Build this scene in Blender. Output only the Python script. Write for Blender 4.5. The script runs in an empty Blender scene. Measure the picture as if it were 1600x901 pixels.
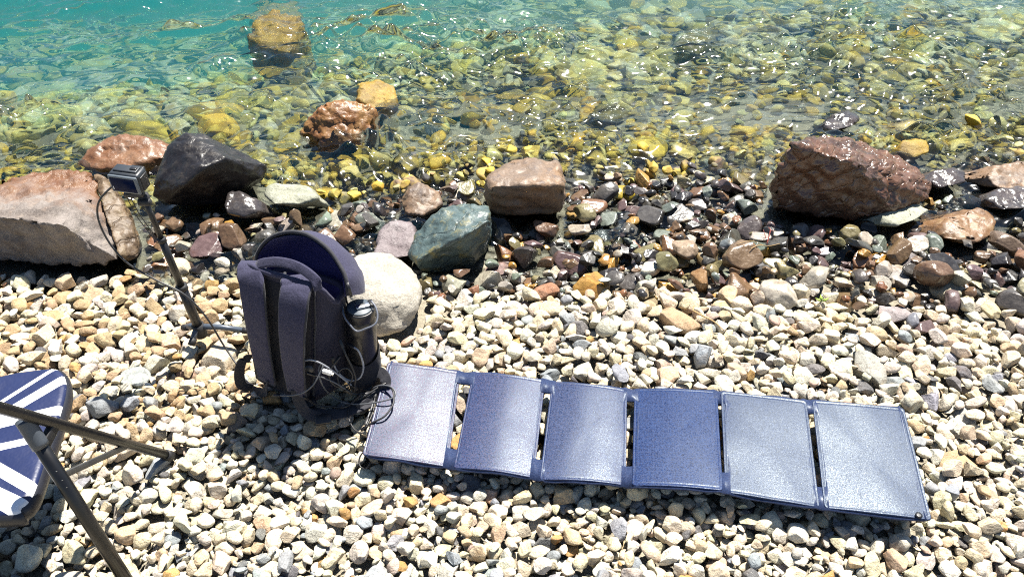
import bpy, bmesh, math, random
import numpy as np
from mathutils import Vector, Matrix, Quaternion, noise

# ------------------------------------------------------------------ camera, sky, sun, exposure
SC = bpy.context.scene
COL = SC.collection
H_CAM, PITCH, F_PX = 1.35, math.radians(40.0), 1232.0
cam_data = bpy.data.cameras.new('camera')
cam_data.sensor_width = 36.0
cam_data.lens = F_PX / 1600.0 * 36.0
cam_data.clip_start, cam_data.clip_end = 0.02, 2000.0
cam = bpy.data.objects.new('camera', cam_data)
cam.location = (0, 0, H_CAM)
cam.rotation_euler = (math.pi / 2 - PITCH, 0, 0)
COL.objects.link(cam)
SC.camera = cam

SUN_ELEV, SUN_AZ = math.radians(63.0), math.radians(27.0)      # azimuth measured from +Y towards +X
world = bpy.data.worlds.new('World')
SC.world = world
world.use_nodes = True
wn = world.node_tree
bg = wn.nodes['Background']
sky = wn.nodes.new('ShaderNodeTexSky')
sky.sky_type = 'NISHITA'
sky.sun_disc = False
sky.sun_elevation = SUN_ELEV
sky.sun_rotation = SUN_AZ
sky.air_density, sky.dust_density, sky.ozone_density = 1.0, 0.3, 2.0
wn.links.new(sky.outputs[0], bg.inputs[0])
bg.inputs[1].default_value = 0.05
sun_data = bpy.data.lights.new('sun', 'SUN')
sun_data.energy = 5.0
sun_data.angle = math.radians(0.53)
sun_data.color = (1.0, 0.955, 0.87)
sun = bpy.data.objects.new('sun', sun_data)
sdir = Vector((math.sin(SUN_AZ) * math.cos(SUN_ELEV), math.cos(SUN_AZ) * math.cos(SUN_ELEV), math.sin(SUN_ELEV)))
sun.rotation_euler = sdir.to_track_quat('Z', 'Y').to_euler()
COL.objects.link(sun)
SC.view_settings.view_transform = 'Standard'
SC.view_settings.look = 'None'
SC.view_settings.gamma = 1.0
SC.view_settings.exposure = 1.32
SC.render.engine = 'CYCLES'
SC.cycles.use_denoising = False
SC.cycles.pixel_filter_type = 'BLACKMAN_HARRIS'
SC.cycles.filter_width = 1.1
SC.cycles.max_bounces = 8
SC.cycles.transmission_bounces = 6
SC.cycles.transparent_max_bounces = 8
SC.cycles.diffuse_bounces = 1
SC.cycles.sample_clamp_indirect = 6.0
SC.cycles.caustics_refractive = False
SC.cycles.caustics_reflective = False

RNG = random.Random(11)
NP = np.random.default_rng(5)

# ------------------------------------------------------------------ helpers: where a point of the place stands
SP, CP = math.sin(PITCH), math.cos(PITCH)
def ray(px, py):
    a, b = (px - 800.0) / F_PX, (py - 450.5) / F_PX
    return Vector((a, CP - b * SP, -SP - b * CP))
def at(px, py, z=0.0):
    d = ray(px, py)
    return Vector((0, 0, H_CAM)) + d * ((z - H_CAM) / d.z)
def onY(px, py, Y):
    d = ray(px, py)
    return Vector((0, 0, H_CAM)) + d * (Y / d.y)
def proj(p):
    x, y, z = p[0], p[1], p[2] - H_CAM
    dep = y * CP - z * SP
    return 800 + F_PX * x / dep, 450.5 - F_PX * (y * SP + z * CP) / dep, dep

def tag(o, label=None, cat=None, group=None, kind=None):
    if label: o['label'] = label
    if cat: o['category'] = cat
    if group: o['group'] = group
    if kind: o['kind'] = kind
    return o
def link(name, me, mat=None, parent=None):
    o = bpy.data.objects.new(name, me)
    COL.objects.link(o)
    if mat is not None and not me.materials: me.materials.append(mat)
    if parent: o.parent = parent
    return o
def empty(name, loc=(0, 0, 0), rz=0.0):
    o = bpy.data.objects.new(name, None)
    o.location = loc
    o.rotation_euler = (0, 0, rz)
    o.empty_display_size = 0.05
    COL.objects.link(o)
    return o
def from_bm(name, bm, mat, parent=None, smooth=True, local=None):
    """link a bmesh as one object; local: matrix of the parent, so that world points become its own"""
    if local is not None:
        bmesh.ops.transform(bm, matrix=local.inverted(), verts=bm.verts[:])
    bmesh.ops.recalc_face_normals(bm, faces=bm.faces[:])
    me = bpy.data.meshes.new(name)
    bm.to_mesh(me)
    bm.free()
    if smooth: me.polygons.foreach_set('use_smooth', [True] * len(me.polygons))
    return link(name, me, mat, parent)

def catmull(pts, n=8):
    P = [Vector(p) for p in pts]
    if len(P) < 3: 
        return [P[0].lerp(P[-1], i / n) for i in range(n + 1)]
    P = [P[0] * 2 - P[1]] + P + [P[-1] * 2 - P[-2]]
    out = []
    for i in range(1, len(P) - 2):
        for k in range(n):
            t = k / n
            a, b, c, d = P[i - 1], P[i], P[i + 1], P[i + 2]
            out.append(0.5 * ((2 * b) + (c - a) * t + (2 * a - 5 * b + 4 * c - d) * t * t + (3 * b - a - 3 * c + d) * t ** 3))
    out.append(P[-2])
    return out
def add_tube(bm, pts, r, seg=10, caps=True, r_end=None):
    pts = [Vector(p) for p in pts]
    n = len(pts)
    up = None
    rings = []
    for i, p in enumerate(pts):
        t = (pts[min(i + 1, n - 1)] - pts[max(i - 1, 0)]).normalized()
        if up is None:
            up = Vector((0, 0, 1)) if abs(t.z) < 0.9 else Vector((1, 0, 0))
        a = (up - t * up.dot(t)).normalized()
        up = a
        b = t.cross(a)
        rr = r if r_end is None else r + (r_end - r) * i / max(n - 1, 1)
        rings.append([bm.verts.new(p + (a * math.cos(2 * math.pi * k / seg) + b * math.sin(2 * math.pi * k / seg)) * rr) for k in range(seg)])
    for i in range(n - 1):
        for k in range(seg):
            bm.faces.new((rings[i][k], rings[i][(k + 1) % seg], rings[i + 1][(k + 1) % seg], rings[i + 1][k]))
    if caps:
        bm.faces.new(rings[0][::-1])
        bm.faces.new(rings[-1])
def add_strap(bm, pts, wdirs, w, th, wobble=0.0):
    """soft band: rounded rectangle cross-section swept along pts; wdirs = direction across the band (one, or one per point)"""
    pts = [Vector(p) for p in pts]
    n = len(pts)
    rings = []
    prof = []
    m = 5
    for sx, sy, a0 in ((1, 1, 0), (-1, 1, 90), (-1, -1, 180), (1, -1, 270)):
        for k in range(m):
            a = math.radians(a0 + 90 * k / (m - 1))
            r = min(th * 0.5, w * 0.2)
            prof.append((sx * (w / 2 - r) + r * math.cos(a), sy * (th / 2 - r) + r * math.sin(a)))
    for i, p in enumerate(pts):
        t = (pts[min(i + 1, n - 1)] - pts[max(i - 1, 0)]).normalized()
        wd = Vector(wdirs[i] if isinstance(wdirs[0], (tuple, list, Vector)) else wdirs)
        wd = (wd - t * wd.dot(t)).normalized()
        nn = t.cross(wd)
        rings.append([bm.verts.new(p + wd * (x) + nn * (y + wobble * noise.noise(Vector((x * 60, i * 0.35, 3))))) for x, y in prof])
    L = len(prof)
    for i in range(n - 1):
        for k in range(L):
            bm.faces.new((rings[i][k], rings[i][(k + 1) % L], rings[i + 1][(k + 1) % L], rings[i + 1][k]))
    bm.faces.new(rings[0][::-1])
    bm.faces.new(rings[-1])
def add_box(bm, c, size, rot=None, bevel=0.0, seg=2):
    m = Matrix.Translation(c) @ (rot.to_4x4() if rot is not None else Matrix()) @ Matrix.Diagonal((*size, 1))
    r = bmesh.ops.create_cube(bm, size=1.0, matrix=m)
    if bevel > 0:
        es = list({e for v in r['verts'] for e in v.link_edges})
        bmesh.ops.bevel(bm, geom=es, offset=bevel, segments=seg, affect='EDGES', profile=0.5)
def add_lathe(bm, prof, m=Matrix(), seg=28):
    rings = []
    for r, z in prof:
        rings.append([bm.verts.new(m @ Vector((r * math.cos(2 * math.pi * k / seg), r * math.sin(2 * math.pi * k / seg), z))) for k in range(seg)])
    for i in range(len(rings) - 1):
        for k in range(seg):
            bm.faces.new((rings[i][k], rings[i][(k + 1) % seg], rings[i + 1][(k + 1) % seg], rings[i + 1][k]))
    bm.faces.new(rings[0][::-1])
    bm.faces.new(rings[-1])

# ------------------------------------------------------------------ materials
class NT:
    def __init__(self, name):
        self.m = bpy.data.materials.new(name)
        self.m.use_nodes = True
        self.t = self.m.node_tree
        self.b = self.t.nodes['Principled BSDF']
        self.out = self.t.nodes['Material Output']
    def n(self, typ, **kw):
        nd = self.t.nodes.new('ShaderNode' + typ)
        for k, v in kw.items(): setattr(nd, k, v)
        return nd
    def l(self, a, b): self.t.links.new(a, b)
    def put(self, sock, v):
        if hasattr(v, 'links') or isinstance(v, bpy.types.NodeSocket): self.l(v, sock)
        else: sock.default_value = v
    def noise(self, vec, scale, detail=4, rough=0.55, dist=0.0):
        nd = self.n('TexNoise')
        nd.inputs['Scale'].default_value = scale
        nd.inputs['Detail'].default_value = detail
        nd.inputs['Roughness'].default_value = rough
        nd.inputs['Distortion'].default_value = dist
        if vec is not None: self.l(vec, nd.inputs['Vector'])
        return nd
    def ramp(self, fac, stops, interp='LINEAR'):
        nd = self.n('ValToRGB')
        cr = nd.color_ramp
        cr.interpolation = interp
        while len(cr.elements) < len(stops): cr.elements.new(0.5)
        for e, (p, c) in zip(cr.elements, stops):
            e.position = p
            e.color = (c, c, c, 1) if not isinstance(c, (tuple, list)) else (*c, 1)
        self.l(fac, nd.inputs[0])
        return nd.outputs[0]
    def mix(self, fac, a, b, mode='MIX'):
        nd = self.n('Mix', data_type='RGBA', blend_type=mode)
        self.put(nd.inputs[0], fac)
        for s, v in ((nd.inputs[6], a), (nd.inputs[7], b)):
            if isinstance(v, (tuple, list)): s.default_value = (*v[:3], 1)
            elif isinstance(v, (int, float)): s.default_value = (v, v, v, 1)
            else: self.l(v, s)
        return nd.outputs[2]
    def math(self, op, a, b=0.0, c=None):
        nd = self.n('Math', operation=op)
        self.put(nd.inputs[0], a)
        self.put(nd.inputs[1], b)
        if c is not None: self.put(nd.inputs[2], c)
        return nd.outputs[0]
    def bump(self, h, strength, dist, normal=None):
        nd = self.n('Bump')
        nd.inputs['Strength'].default_value = strength
        nd.inputs['Distance'].default_value = dist
        self.l(h, nd.inputs['Height'])
        if normal is not None: self.l(normal, nd.inputs['Normal'])
        return nd.outputs[0]
    def set(self, **kw):
        for k, v in kw.items():
            s = self.b.inputs[k.replace('_', ' ')]
            if isinstance(v, (tuple, list)): s.default_value = (*v, 1) if len(v) == 3 else v
            elif isinstance(v, (int, float)): s.default_value = v
            else: self.l(v, s)

def stone_material(name, source, wet, algae=0.0):
    k = NT(name)
    pos = k.n('NewGeometry').outputs['Position']
    if source == 'object': col = k.n('ObjectInfo').outputs['Color']
    else: col = k.n('Attribute', attribute_name='stone_colour').outputs['Color']
    big = k.noise(pos, 38, 4, 0.6, 0.6).outputs[0]
    fine = k.noise(pos, 330, 3, 0.65).outputs[0]
    spots = k.noise(pos, 620, 2, 0.5).outputs[0]
    c = k.mix(k.ramp(big, [(0.30, 0.0), (0.72, 1.0)]), k.mix(1.0, col, (0.70, 0.67, 0.64), 'MULTIPLY'), k.mix(1.0, col, (1.18, 1.15, 1.10), 'MULTIPLY'))
    c = k.mix(k.ramp(fine, [(0.34, 0.55), (0.50, 0.0)]), c, k.mix(1.0, c, (0.52, 0.48, 0.44), 'MULTIPLY'))
    c = k.mix(k.ramp(spots, [(0.60, 0.0), (0.70, 0.45)]), c, (0.60, 0.58, 0.53)) if not wet else c
    rust = k.noise(pos, 16, 3, 0.6).outputs[0]
    c = k.mix(k.ramp(rust, [(0.60, 0.0), (0.74, 0.5 if not wet else 0.6)]), c, k.mix(1.0, c, (1.0, 0.66, 0.36), 'MULTIPLY'))
    vein = k.n('TexWave', wave_type='BANDS', bands_direction='DIAGONAL')
    vein.inputs['Scale'].default_value = 9
    vein.inputs['Distortion'].default_value = 14
    vein.inputs['Detail'].default_value = 3
    vein.inputs['Detail Scale'].default_value = 2.2
    k.l(pos, vein.inputs['Vector'])
    c = k.mix(k.ramp(vein.outputs[1], [(0.0, 0.45), (0.035, 0.0)]), c, k.mix(1.0, c, (0.35, 0.30, 0.27), 'MULTIPLY'))
    if algae > 0:
        al = k.noise(pos, 14, 4, 0.6).outputs[0]
        c = k.mix(k.ramp(al, [(0.42, 0.0), (0.60, algae)]), c, (0.52, 0.39, 0.05))
    k.set(Base_Color=c)
    hb = k.math('ADD', k.math('MULTIPLY', k.noise(pos, 90, 2 if wet else 5, 0.5 if wet else 0.62).outputs[0], 1.0), k.math('MULTIPLY', fine, 0.0 if wet else 0.35))
    if wet:
        k.set(Normal=k.bump(hb, 0.35, 0.006), Roughness=k.ramp(big, [(0.3, 0.20), (0.7, 0.44)]) if not algae else 0.75)
        k.b.inputs['Specular IOR Level'].default_value = 0.65
    else:
        k.set(Normal=k.bump(hb, 0.6, 0.008), Roughness=0.86)
        k.b.inputs['Specular IOR Level'].default_value = 0.25
    return k.m
M_DRY_O, M_DRY_A = stone_material('dry_stone', 'object', False), stone_material('dry_shingle', 'attr', False)
M_WET_O, M_WET_A = stone_material('wet_stone', 'object', True), stone_material('wet_shingle', 'attr', True)
M_SUB_O, M_SUB_A = stone_material('lakebed_stone', 'object', True, 0.75), stone_material('lakebed_shingle', 'attr', True, 0.75)

def simple(name, col, rough=0.5, metal=0.0, spec=0.5, grain=0.0, gscale=300, gdist=0.001, coat=0.0):
    k = NT(name)
    k.set(Base_Color=col, Roughness=rough, Metallic=metal)
    k.b.inputs['Specular IOR Level'].default_value = spec
    k.b.inputs['Coat Weight'].default_value = coat
    pos = k.n('TexCoord').outputs['Object']
    nz = k.noise(pos, gscale, 4, 0.6)
    wear = k.noise(pos, 35, 4, 0.6)
    k.set(Base_Color=k.mix(k.ramp(wear.outputs[0], [(0.35, 0.0), (0.75, 0.55)]), col, tuple(min(1, x * 1.5 + 0.004) for x in col)))
    if grain: k.set(Normal=k.bump(nz.outputs[0], grain, gdist))
    return k.m

def fabric(name, col, weave=900, rough=0.9, sheen=0.25, melange=0.5):
    k = NT(name)
    pos = k.n('TexCoord').outputs['Object']
    nz = k.noise(pos, weave, 2, 0.6).outputs[0]
    cr = k.noise(pos, 26, 4, 0.55, 0.4).outputs[0]
    c = k.mix(k.ramp(nz, [(0.35, 0.0), (0.68, melange)]), col, tuple(min(1, x * 2.4 + 0.02) for x in col))
    k.set(Base_Color=c, Roughness=rough)
    k.b.inputs['Sheen Weight'].default_value = sheen
    k.b.inputs['Sheen Roughness'].default_value = 0.4
    b1 = k.bump(cr, 0.35, 0.012)
    k.set(Normal=k.bump(nz, 0.5, 0.001, b1))
    return k.m

M_PACK = fabric('pack_cloth', (0.019, 0.018, 0.042), 600, 0.9, 0.12, 0.75)
M_PACK_SHADED = fabric('pack_cloth_shaded', (0.013, 0.012, 0.026), 700, 0.9, 0.08, 0.6)  # darker copy of the pack cloth: the body's shade put into its colour
M_PACK_DARK = fabric('pack_mesh_padding', (0.012, 0.012, 0.018), 1400, 0.95, 0.05, 0.3)
M_LINING = fabric('pack_lining', (0.022, 0.020, 0.12), 1500, 0.8, 0.1, 0.2)
M_WEBBING = fabric('webbing', (0.022, 0.022, 0.028), 1600, 0.85, 0.1, 0.4)
M_BLACK = simple('black_plastic', (0.012, 0.012, 0.014), 0.38, grain=0.2)
M_RUBBER = simple('black_rubber', (0.014, 0.014, 0.016), 0.62, grain=0.2)
M_GREYP = simple('grey_plastic', (0.022, 0.027, 0.034), 0.45, grain=0.15)
M_STEEL = simple('steel', (0.55, 0.56, 0.58), 0.28, metal=1.0)
M_TUBE = simple('painted_tube', (0.005, 0.005, 0.006), 0.34, grain=0.08, gscale=120)
M_LEGTUBE = simple('tripod_leg', (0.06, 0.075, 0.10), 0.35)
M_BOTTLE = simple('bottle_paint', (0.010, 0.010, 0.012), 0.34, coat=0.3)
M_LIDGREY = simple('lid_top', (0.055, 0.072, 0.09), 0.5)
M_WHITEPRINT = simple('white_print', (0.75, 0.76, 0.78), 0.5)
M_CABLE_BLACK = simple('black_cable', (0.02, 0.02, 0.022), 0.45)
M_CABLE_GREY = simple('grey_cable', (0.085, 0.09, 0.10), 0.4)
M_CABLE_PALE = simple('pale_cable', (0.28, 0.29, 0.32), 0.4)
M_TWIG = simple('dry_twig', (0.36, 0.24, 0.11), 0.85, grain=0.4)
M_ROOTRED = simple('red_root', (0.22, 0.045, 0.03), 0.7)
M_LEAF = simple('green_leaf', (0.25, 0.36, 0.05), 0.6)

kk = NT('screen_glass')
kk.set(Base_Color=(0.003, 0.008, 0.035), Roughness=0.15)
kk.b.inputs['Specular IOR Level'].default_value = 0.06
M_SCREEN = kk.m

# ------------------------------------------------------------------ the ground, bed and water level
WL = -0.098
def ysh(x): return 2.13 + 0.105 * x + 0.05 * np.sin(2.3 * x + 1.0)
def gz(x, y):
    x = np.asarray(x, float); y = np.asarray(y, float)
    d = y - ysh(x)
    t = np.clip(-d / 0.95, 0, 1)
    up = -0.128 + 0.082 * (t * t * (3 - 2 * t)) + 0.02 * np.clip(-d - 1.2, 0, 20)
    deep = -0.128 - 0.115 * d - 0.075 * np.clip(d, 0, 3) ** 2 * np.clip(0.6 - 0.5 * x, 0.1, 2) * 0.6
    z = np.where(d < 0, up, np.maximum(deep, -2.5))
    return z + 0.012 * np.sin(5.1 * x + 2 * y) * np.sin(4.3 * y - x)

def grid_lines(lo, hi, step, far_lo, far_hi):
    a = list(np.arange(lo, hi + 1e-6, step))
    s, v = step, a[-1]
    while v < far_hi:
        s *= 1.35; v = min(v + s, far_hi); a.append(v)
    s, v, pre = step, a[0], []
    while v > far_lo:
        s *= 1.35; v = max(v - s, far_lo); pre.append(v)
    return np.array(pre[::-1] + a)
def sheet(name, xs, ys, zf, mat):
    X, Y = np.meshgrid(xs, ys)
    Z = zf(X, Y)
    v = np.stack([X, Y, Z], -1).reshape(-1, 3)
    nx, ny = len(xs), len(ys)
    i = (np.arange(ny - 1)[:, None] * nx + np.arange(nx - 1)[None]).reshape(-1)
    f = np.stack([i, i + 1, i + nx + 1, i + nx], -1)
    me = bpy.data.meshes.new(name)
    me.vertices.add(len(v)); me.vertices.foreach_set('co', v.ravel())
    me.loops.add(f.size); me.loops.foreach_set('vertex_index', f.ravel())
    me.polygons.add(len(f)); me.polygons.foreach_set('loop_start', np.arange(len(f)) * 4)
    me.update(calc_edges=True)
    me.polygons.foreach_set('use_smooth', np.ones(len(f), bool))
    return link(name, me, mat)

k = NT('gravel_sand')
pos = k.n('NewGeometry').outputs['Position']
g1 = k.noise(pos, 60, 5, 0.7).outputs[0]
g2 = k.noise(pos, 6, 4, 0.6).outputs[0]
k.set(Base_Color=k.mix(k.ramp(g1, [(0.3, 0.0), (0.7, 1.0)]), (0.22, 0.19, 0.14), (0.40, 0.36, 0.27)), Roughness=0.9, Normal=k.bump(g1, 0.8, 0.02))
ground = sheet('ground', grid_lines(-3.0, 3.0, 0.05, -400, 400), grid_lines(-0.2, 5.2, 0.05, -60, 900), gz, k.m)
tag(ground, 'sandy gravel beach and lakebed under the stones', kind='structure')

# ------------------------------------------------------------------ stone shapes
def cut_sphere(sub, seed):
    rs = random.Random(seed)
    bm = bmesh.new()
    bmesh.ops.create_icosphere(bm, subdivisions=sub, radius=1.0)
    v = np.array([x.co[:] for x in bm.verts])
    f = np.array([[q.index for q in p.verts] for p in bm.faces])
    bm.free()
    ang = rs.random()
    nplanes = rs.randint(6, 10)
    for _ in range(nplanes):
        n = np.array([rs.gauss(0, 1) for _ in range(3)]); n /= np.linalg.norm(n)
        d = rs.uniform(0.40, 0.74) if ang > 0.22 else rs.uniform(0.58, 0.88)
        q = v @ n
        over = np.clip(q - d, 0, None)
        v = v - (over * 0.97)[:, None] * n
    off = Vector((rs.uniform(-50, 50), rs.uniform(-50, 50), rs.uniform(-50, 50)))
    out = []
    for p in v:
        pv = Vector(p)
        h = 0.09 * noise.noise(pv * 1.1 + off) + 0.03 * noise.noise(pv * 3.1 + off) + (0.022 * noise.noise(pv * 7.5 + off) if sub > 3 else 0)
        out.append(pv * (1 + h))
    v = np.array([p[:] for p in out])
    v -= (v.max(0) + v.min(0)) / 2
    v /= np.abs(v).max(0)
    return v, f, ('rounded' if ang <= 0.22 else 'angular')
NVAR = 30
VAR = []
for i in range(NVAR):
    hi = cut_sphere(4, 100 + i)
    lo = cut_sphere(3, 100 + i)
    lo2 = cut_sphere(2, 100 + i)
    VAR.append((hi, lo, lo2))

# ------------------------------------------------------------------ boulders: hull of measured corners, then broken up
CELL = 0.006
X0, X1, Y0, Y1 = -2.9, 2.9, 0.35, 4.6
gx = np.arange(X0, X1, CELL)
gy = np.arange(Y0, Y1, CELL)
GX, GY = np.meshgrid(gx, gy)
HM = gz(GX, GY)
OWN = np.full(HM.shape, -1, np.int32)

def boulder_material(name, base, alt, stain, wet=0.3, alt_fac=(0.45, 0.62), strata=0.0, washed=None):
    k = NT(name)
    pos = k.n('NewGeometry').outputs['Position']
    a = k.noise(pos, 9, 6, 0.62, 0.4).outputs[0]
    b = k.noise(pos, 30, 6, 0.68, 0.3).outputs[0]
    f = k.noise(pos, 230, 4, 0.7).outputs[0]
    c = k.mix(k.ramp(a, [(alt_fac[0], 0.0), (alt_fac[1], 1.0)]), base, alt)
    c = k.mix(k.ramp(b, [(0.52, 0.0), (0.68, 0.8)]), c, stain)
    c = k.mix(k.ramp(f, [(0.34, 0.6), (0.52, 0.0)]), c, k.mix(1.0, c, (0.45, 0.43, 0.42), 'MULTIPLY'))
    c = k.mix(k.ramp(f, [(0.60, 0.0), (0.70, 0.35)]), c, tuple(min(0.6, x * 2.2 + 0.05) for x in base))
    b2 = k.noise(pos, 30, 3, 0.5, 0.3).outputs[0]
    h = k.math('ADD', k.math('MULTIPLY', b2 if wet > 0.4 else b, 1.0), k.math('MULTIPLY', f, 0.0 if wet > 0.4 else 0.22))
    if strata:
        wv = k.n('TexWave', wave_type='BANDS', bands_direction='Z')
        wv.inputs['Scale'].default_value = 7; wv.inputs['Distortion'].default_value = 9; wv.inputs['Detail'].default_value = 4; wv.inputs['Detail Scale'].default_value = 1.6
        mp = k.n('Mapping'); mp.inputs['Rotation'].default_value = (0.35, 0.5, 0.3); k.l(pos, mp.inputs['Vector']); k.l(mp.outputs[0], wv.inputs['Vector'])
        crack = k.ramp(wv.outputs[1], [(0.0, 0.0), (0.10, 1.0)])
        c = k.mix(crack, k.mix(0.35, c, k.mix(1.0, c, (0.25, 0.23, 0.22), 'MULTIPLY')), c)
        h = k.math('ADD', h, k.math('MULTIPLY', crack, 0.3))
    k.set(Base_Color=c, Normal=k.bump(h, 0.6, 0.012), Roughness=k.ramp(b, [(0.3, max(0.08, 0.85 - wet * 0.85)), (0.75, max(0.2, 0.95 - wet * 0.7))]))
    k.b.inputs['Specular IOR Level'].default_value = 0.3 + 0.4 * wet
    if washed:                                     # the side the waves wash over: rusty and glossy
        xyz = k.n('SeparateXYZ'); k.l(pos, xyz.inputs[0])
        e = k.math('ADD', k.math('ADD', xyz.outputs[1], k.math('MULTIPLY', xyz.outputs[0], washed[1])), k.math('ADD', k.math('MULTIPLY', k.math('SUBTRACT', a, 0.5), 0.30), k.math('MULTIPLY', k.math('SUBTRACT', b, 0.5), 0.30)))
        mk = k.ramp(k.math('SUBTRACT', e, washed[0] - 0.5), [(0.44, 0.0), (0.60, 1.0)])
        c2 = k.mix(mk, c, k.mix(k.ramp(b, [(0.4, 0.0), (0.65, 1.0)]), (0.15, 0.065, 0.030), (0.20, 0.115, 0.068)))
        k.set(Base_Color=c2, Roughness=k.mix(mk, (0.85,) * 3, (0.27,) * 3))
    return k.m

BOULDERS = []
def boulder(name, label, pts, mat, seed=0, fine=0.012, rough=0.010, soft=2, cat='rock', group=None, strata=None, back=0.0):
    """pts: corners, either Vectors or (px, py, Y) sightings"""
    P = [p if isinstance(p, Vector) else onY(*p) for p in pts]
    bm = bmesh.new()
    for p in P: bm.verts.new(p)
    r = bmesh.ops.convex_hull(bm, input=bm.verts[:])
    bmesh.ops.delete(bm, geom=[g for g in r['geom_interior'] if isinstance(g, bmesh.types.BMVert)], context='VERTS')
    bmesh.ops.delete(bm, geom=[v for v in bm.verts if not v.link_faces], context='VERTS')
    for it in range(9):
        es = [e for e in bm.edges if e.calc_length() > fine * 1.5]
        if not es or len(bm.verts) > 14000: break
        bmesh.ops.subdivide_edges(bm, edges=es, cuts=1, use_grid_fill=False)
        bmesh.ops.triangulate(bm, faces=[f for f in bm.faces if len(f.verts) > 3])
    for _ in range(soft):
        bmesh.ops.smooth_vert(bm, verts=bm.verts[:], factor=0.5, use_axis_x=True, use_axis_y=True, use_axis_z=True)
    bm.normal_update()
    off = Vector((seed * 7.3, seed * 3.1, seed * 1.7))
    new = []
    for v in bm.verts:
        p = v.co
        q = p + off
        w = noise.noise_vector(q * 6) * 0.03
        h = 0.7 * noise.noise((q + w) * 9) + 0.35 * (1 - 2 * abs(noise.noise((q + w) * 22))) + 0.4 * noise.noise(q * 55) + 0.25 * noise.noise(q * 120)
        c = noise.cell(Vector((q.x * 16 + w.x * 60, q.y * 16, q.z * 16 + w.z * 60)))
        h += 0.6 * (c - 0.5)
        if strata:
            s = q.dot(strata[0]) * strata[1] + 0.5 * noise.noise(q * 8)
            h += strata[2] * (abs((s % 1.0) - 0.5) * 2 - 0.5)
        new.append(p + v.normal * h * rough)
    for v, p in zip(bm.verts, new): v.co = p
    base = Vector((sum(p.x for p in P) / len(P), sum(p.y for p in P) / len(P), min(p.z for p in P)))
    vv = np.array([v.co[:] for v in bm.verts])
    o = from_bm(name, bm, mat, local=Matrix.Translation(base))
    o.location = base
    tag(o, label, cat, group)
    ix = ((vv[:, 0] - X0) / CELL).astype(int); iy = ((vv[:, 1] - Y0) / CELL).astype(int)
    for dx in (-1, 0, 1):
        for dy in (-1, 0, 1):
            jx, jy = ix + dx, iy + dy
            ok = (jx >= 0) & (jx < HM.shape[1]) & (jy >= 0) & (jy < HM.shape[0])
            np.maximum.at(HM, (jy[ok], jx[ok]), vv[ok, 2] - 0.004)
    BOULDERS.append(o)
    return o

MB_GREY = boulder_material('grey_brown_rock', (0.30, 0.27, 0.25), (0.22, 0.17, 0.14), (0.36, 0.32, 0.28), 0.25)
MB_BROWNWET = boulder_material('brown_wet_rock', (0.17, 0.078, 0.036), (0.22, 0.12, 0.065), (0.10, 0.06, 0.04), 0.6)
MB_BLACK = boulder_material('black_wet_rock', (0.010, 0.008, 0.008), (0.017, 0.013, 0.012), (0.04, 0.032, 0.024), 0.6, (0.5, 0.7))
MB_ORANGE = boulder_material('orange_rock', (0.20, 0.085, 0.024), (0.28, 0.15, 0.05), (0.09, 0.04, 0.02), 0.55)
MB_YELLOW = boulder_material('yellow_rock', (0.32, 0.20, 0.022), (0.20, 0.125, 0.025), (0.36, 0.28, 0.09), 0.4)
MB_TANTOP = boulder_material('tan_brown_rock', (0.17, 0.12, 0.085), (0.22, 0.135, 0.075), (0.085, 0.065, 0.06), 0.45)
MB_TEAL = boulder_material('teal_slate', (0.075, 0.112, 0.112), (0.05, 0.072, 0.072), (0.22, 0.19, 0.07), 0.5, (0.42, 0.66), 1.0)
MB_WHITE = boulder_material('white_rock', (0.43, 0.395, 0.33), (0.35, 0.32, 0.27), (0.48, 0.45, 0.39), 0.02)
MB_PURPLE = boulder_material('purple_rock', (0.20, 0.165, 0.17), (0.16, 0.125, 0.13), (0.28, 0.25, 0.25), 0.4)
MB_RED = boulder_material('red_brown_rock', (0.135, 0.070, 0.043), (0.075, 0.046, 0.034), (0.21, 0.115, 0.07), 0.80, strata=1.0)
MB_PALE = boulder_material('pale_green_rock', (0.33, 0.33, 0.25), (0.25, 0.26, 0.19), (0.40, 0.40, 0.33), 0.35)
MB_DARK = boulder_material('dark_wet_rock', (0.045, 0.04, 0.04), (0.075, 0.06, 0.055), (0.10, 0.085, 0.07), 0.85)
MB_OLIVE = boulder_material('olive_lakebed_rock', (0.20, 0.17, 0.05), (0.11, 0.11, 0.06), (0.30, 0.25, 0.08), 0.9)

boulder('boulder', 'big grey-brown boulder with a wet rusty top at the left waterline',
        [(-60, 400, 1.86), (20, 405, 1.82), (95, 414, 1.785), (165, 416, 1.78), (190, 408, 1.80), (184, 375, 1.86), (150, 308, 1.96), (95, 350, 1.765), (45, 354, 1.775), (0, 338, 1.79), (-70, 335, 1.82),
         (140, 270, 2.10), (90, 268, 2.12), (40, 276, 2.10), (-40, 290, 2.06), (152, 285, 2.04), (172, 345, 1.92), Vector((-1.7, 2.15, -.2)), Vector((-1.36, 2.1, -.2))],
        boulder_material('grey_boulder', (0.235, 0.205, 0.185), (0.15, 0.125, 0.11), (0.30, 0.26, 0.22), 0.25, (0.42, 0.6), 0.0, (1.93, 0.0)), 1, 0.010, 0.014, soft=1, strata=(Vector((0.3, 0.2, 0.9)), 12, 0.4))
boulder('rock_slab', 'upright brown wet slab leaning on the grey-brown boulder behind the tripod',
        [(146, 272, 2.08), (160, 276, 2.04), (182, 300, 2.0), (206, 345, 1.92), (216, 400, 1.835), (200, 410, 1.815), (186, 400, 1.80), (158, 322, 1.93), (172, 280, 2.14), (222, 385, 1.97), (205, 330, 2.02)],
        boulder_material('slab_rock', (0.15, 0.10, 0.055), (0.095, 0.062, 0.036), (0.20, 0.15, 0.085), 0.42, strata=1.0), 2, 0.009, 0.006, soft=1)
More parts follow.
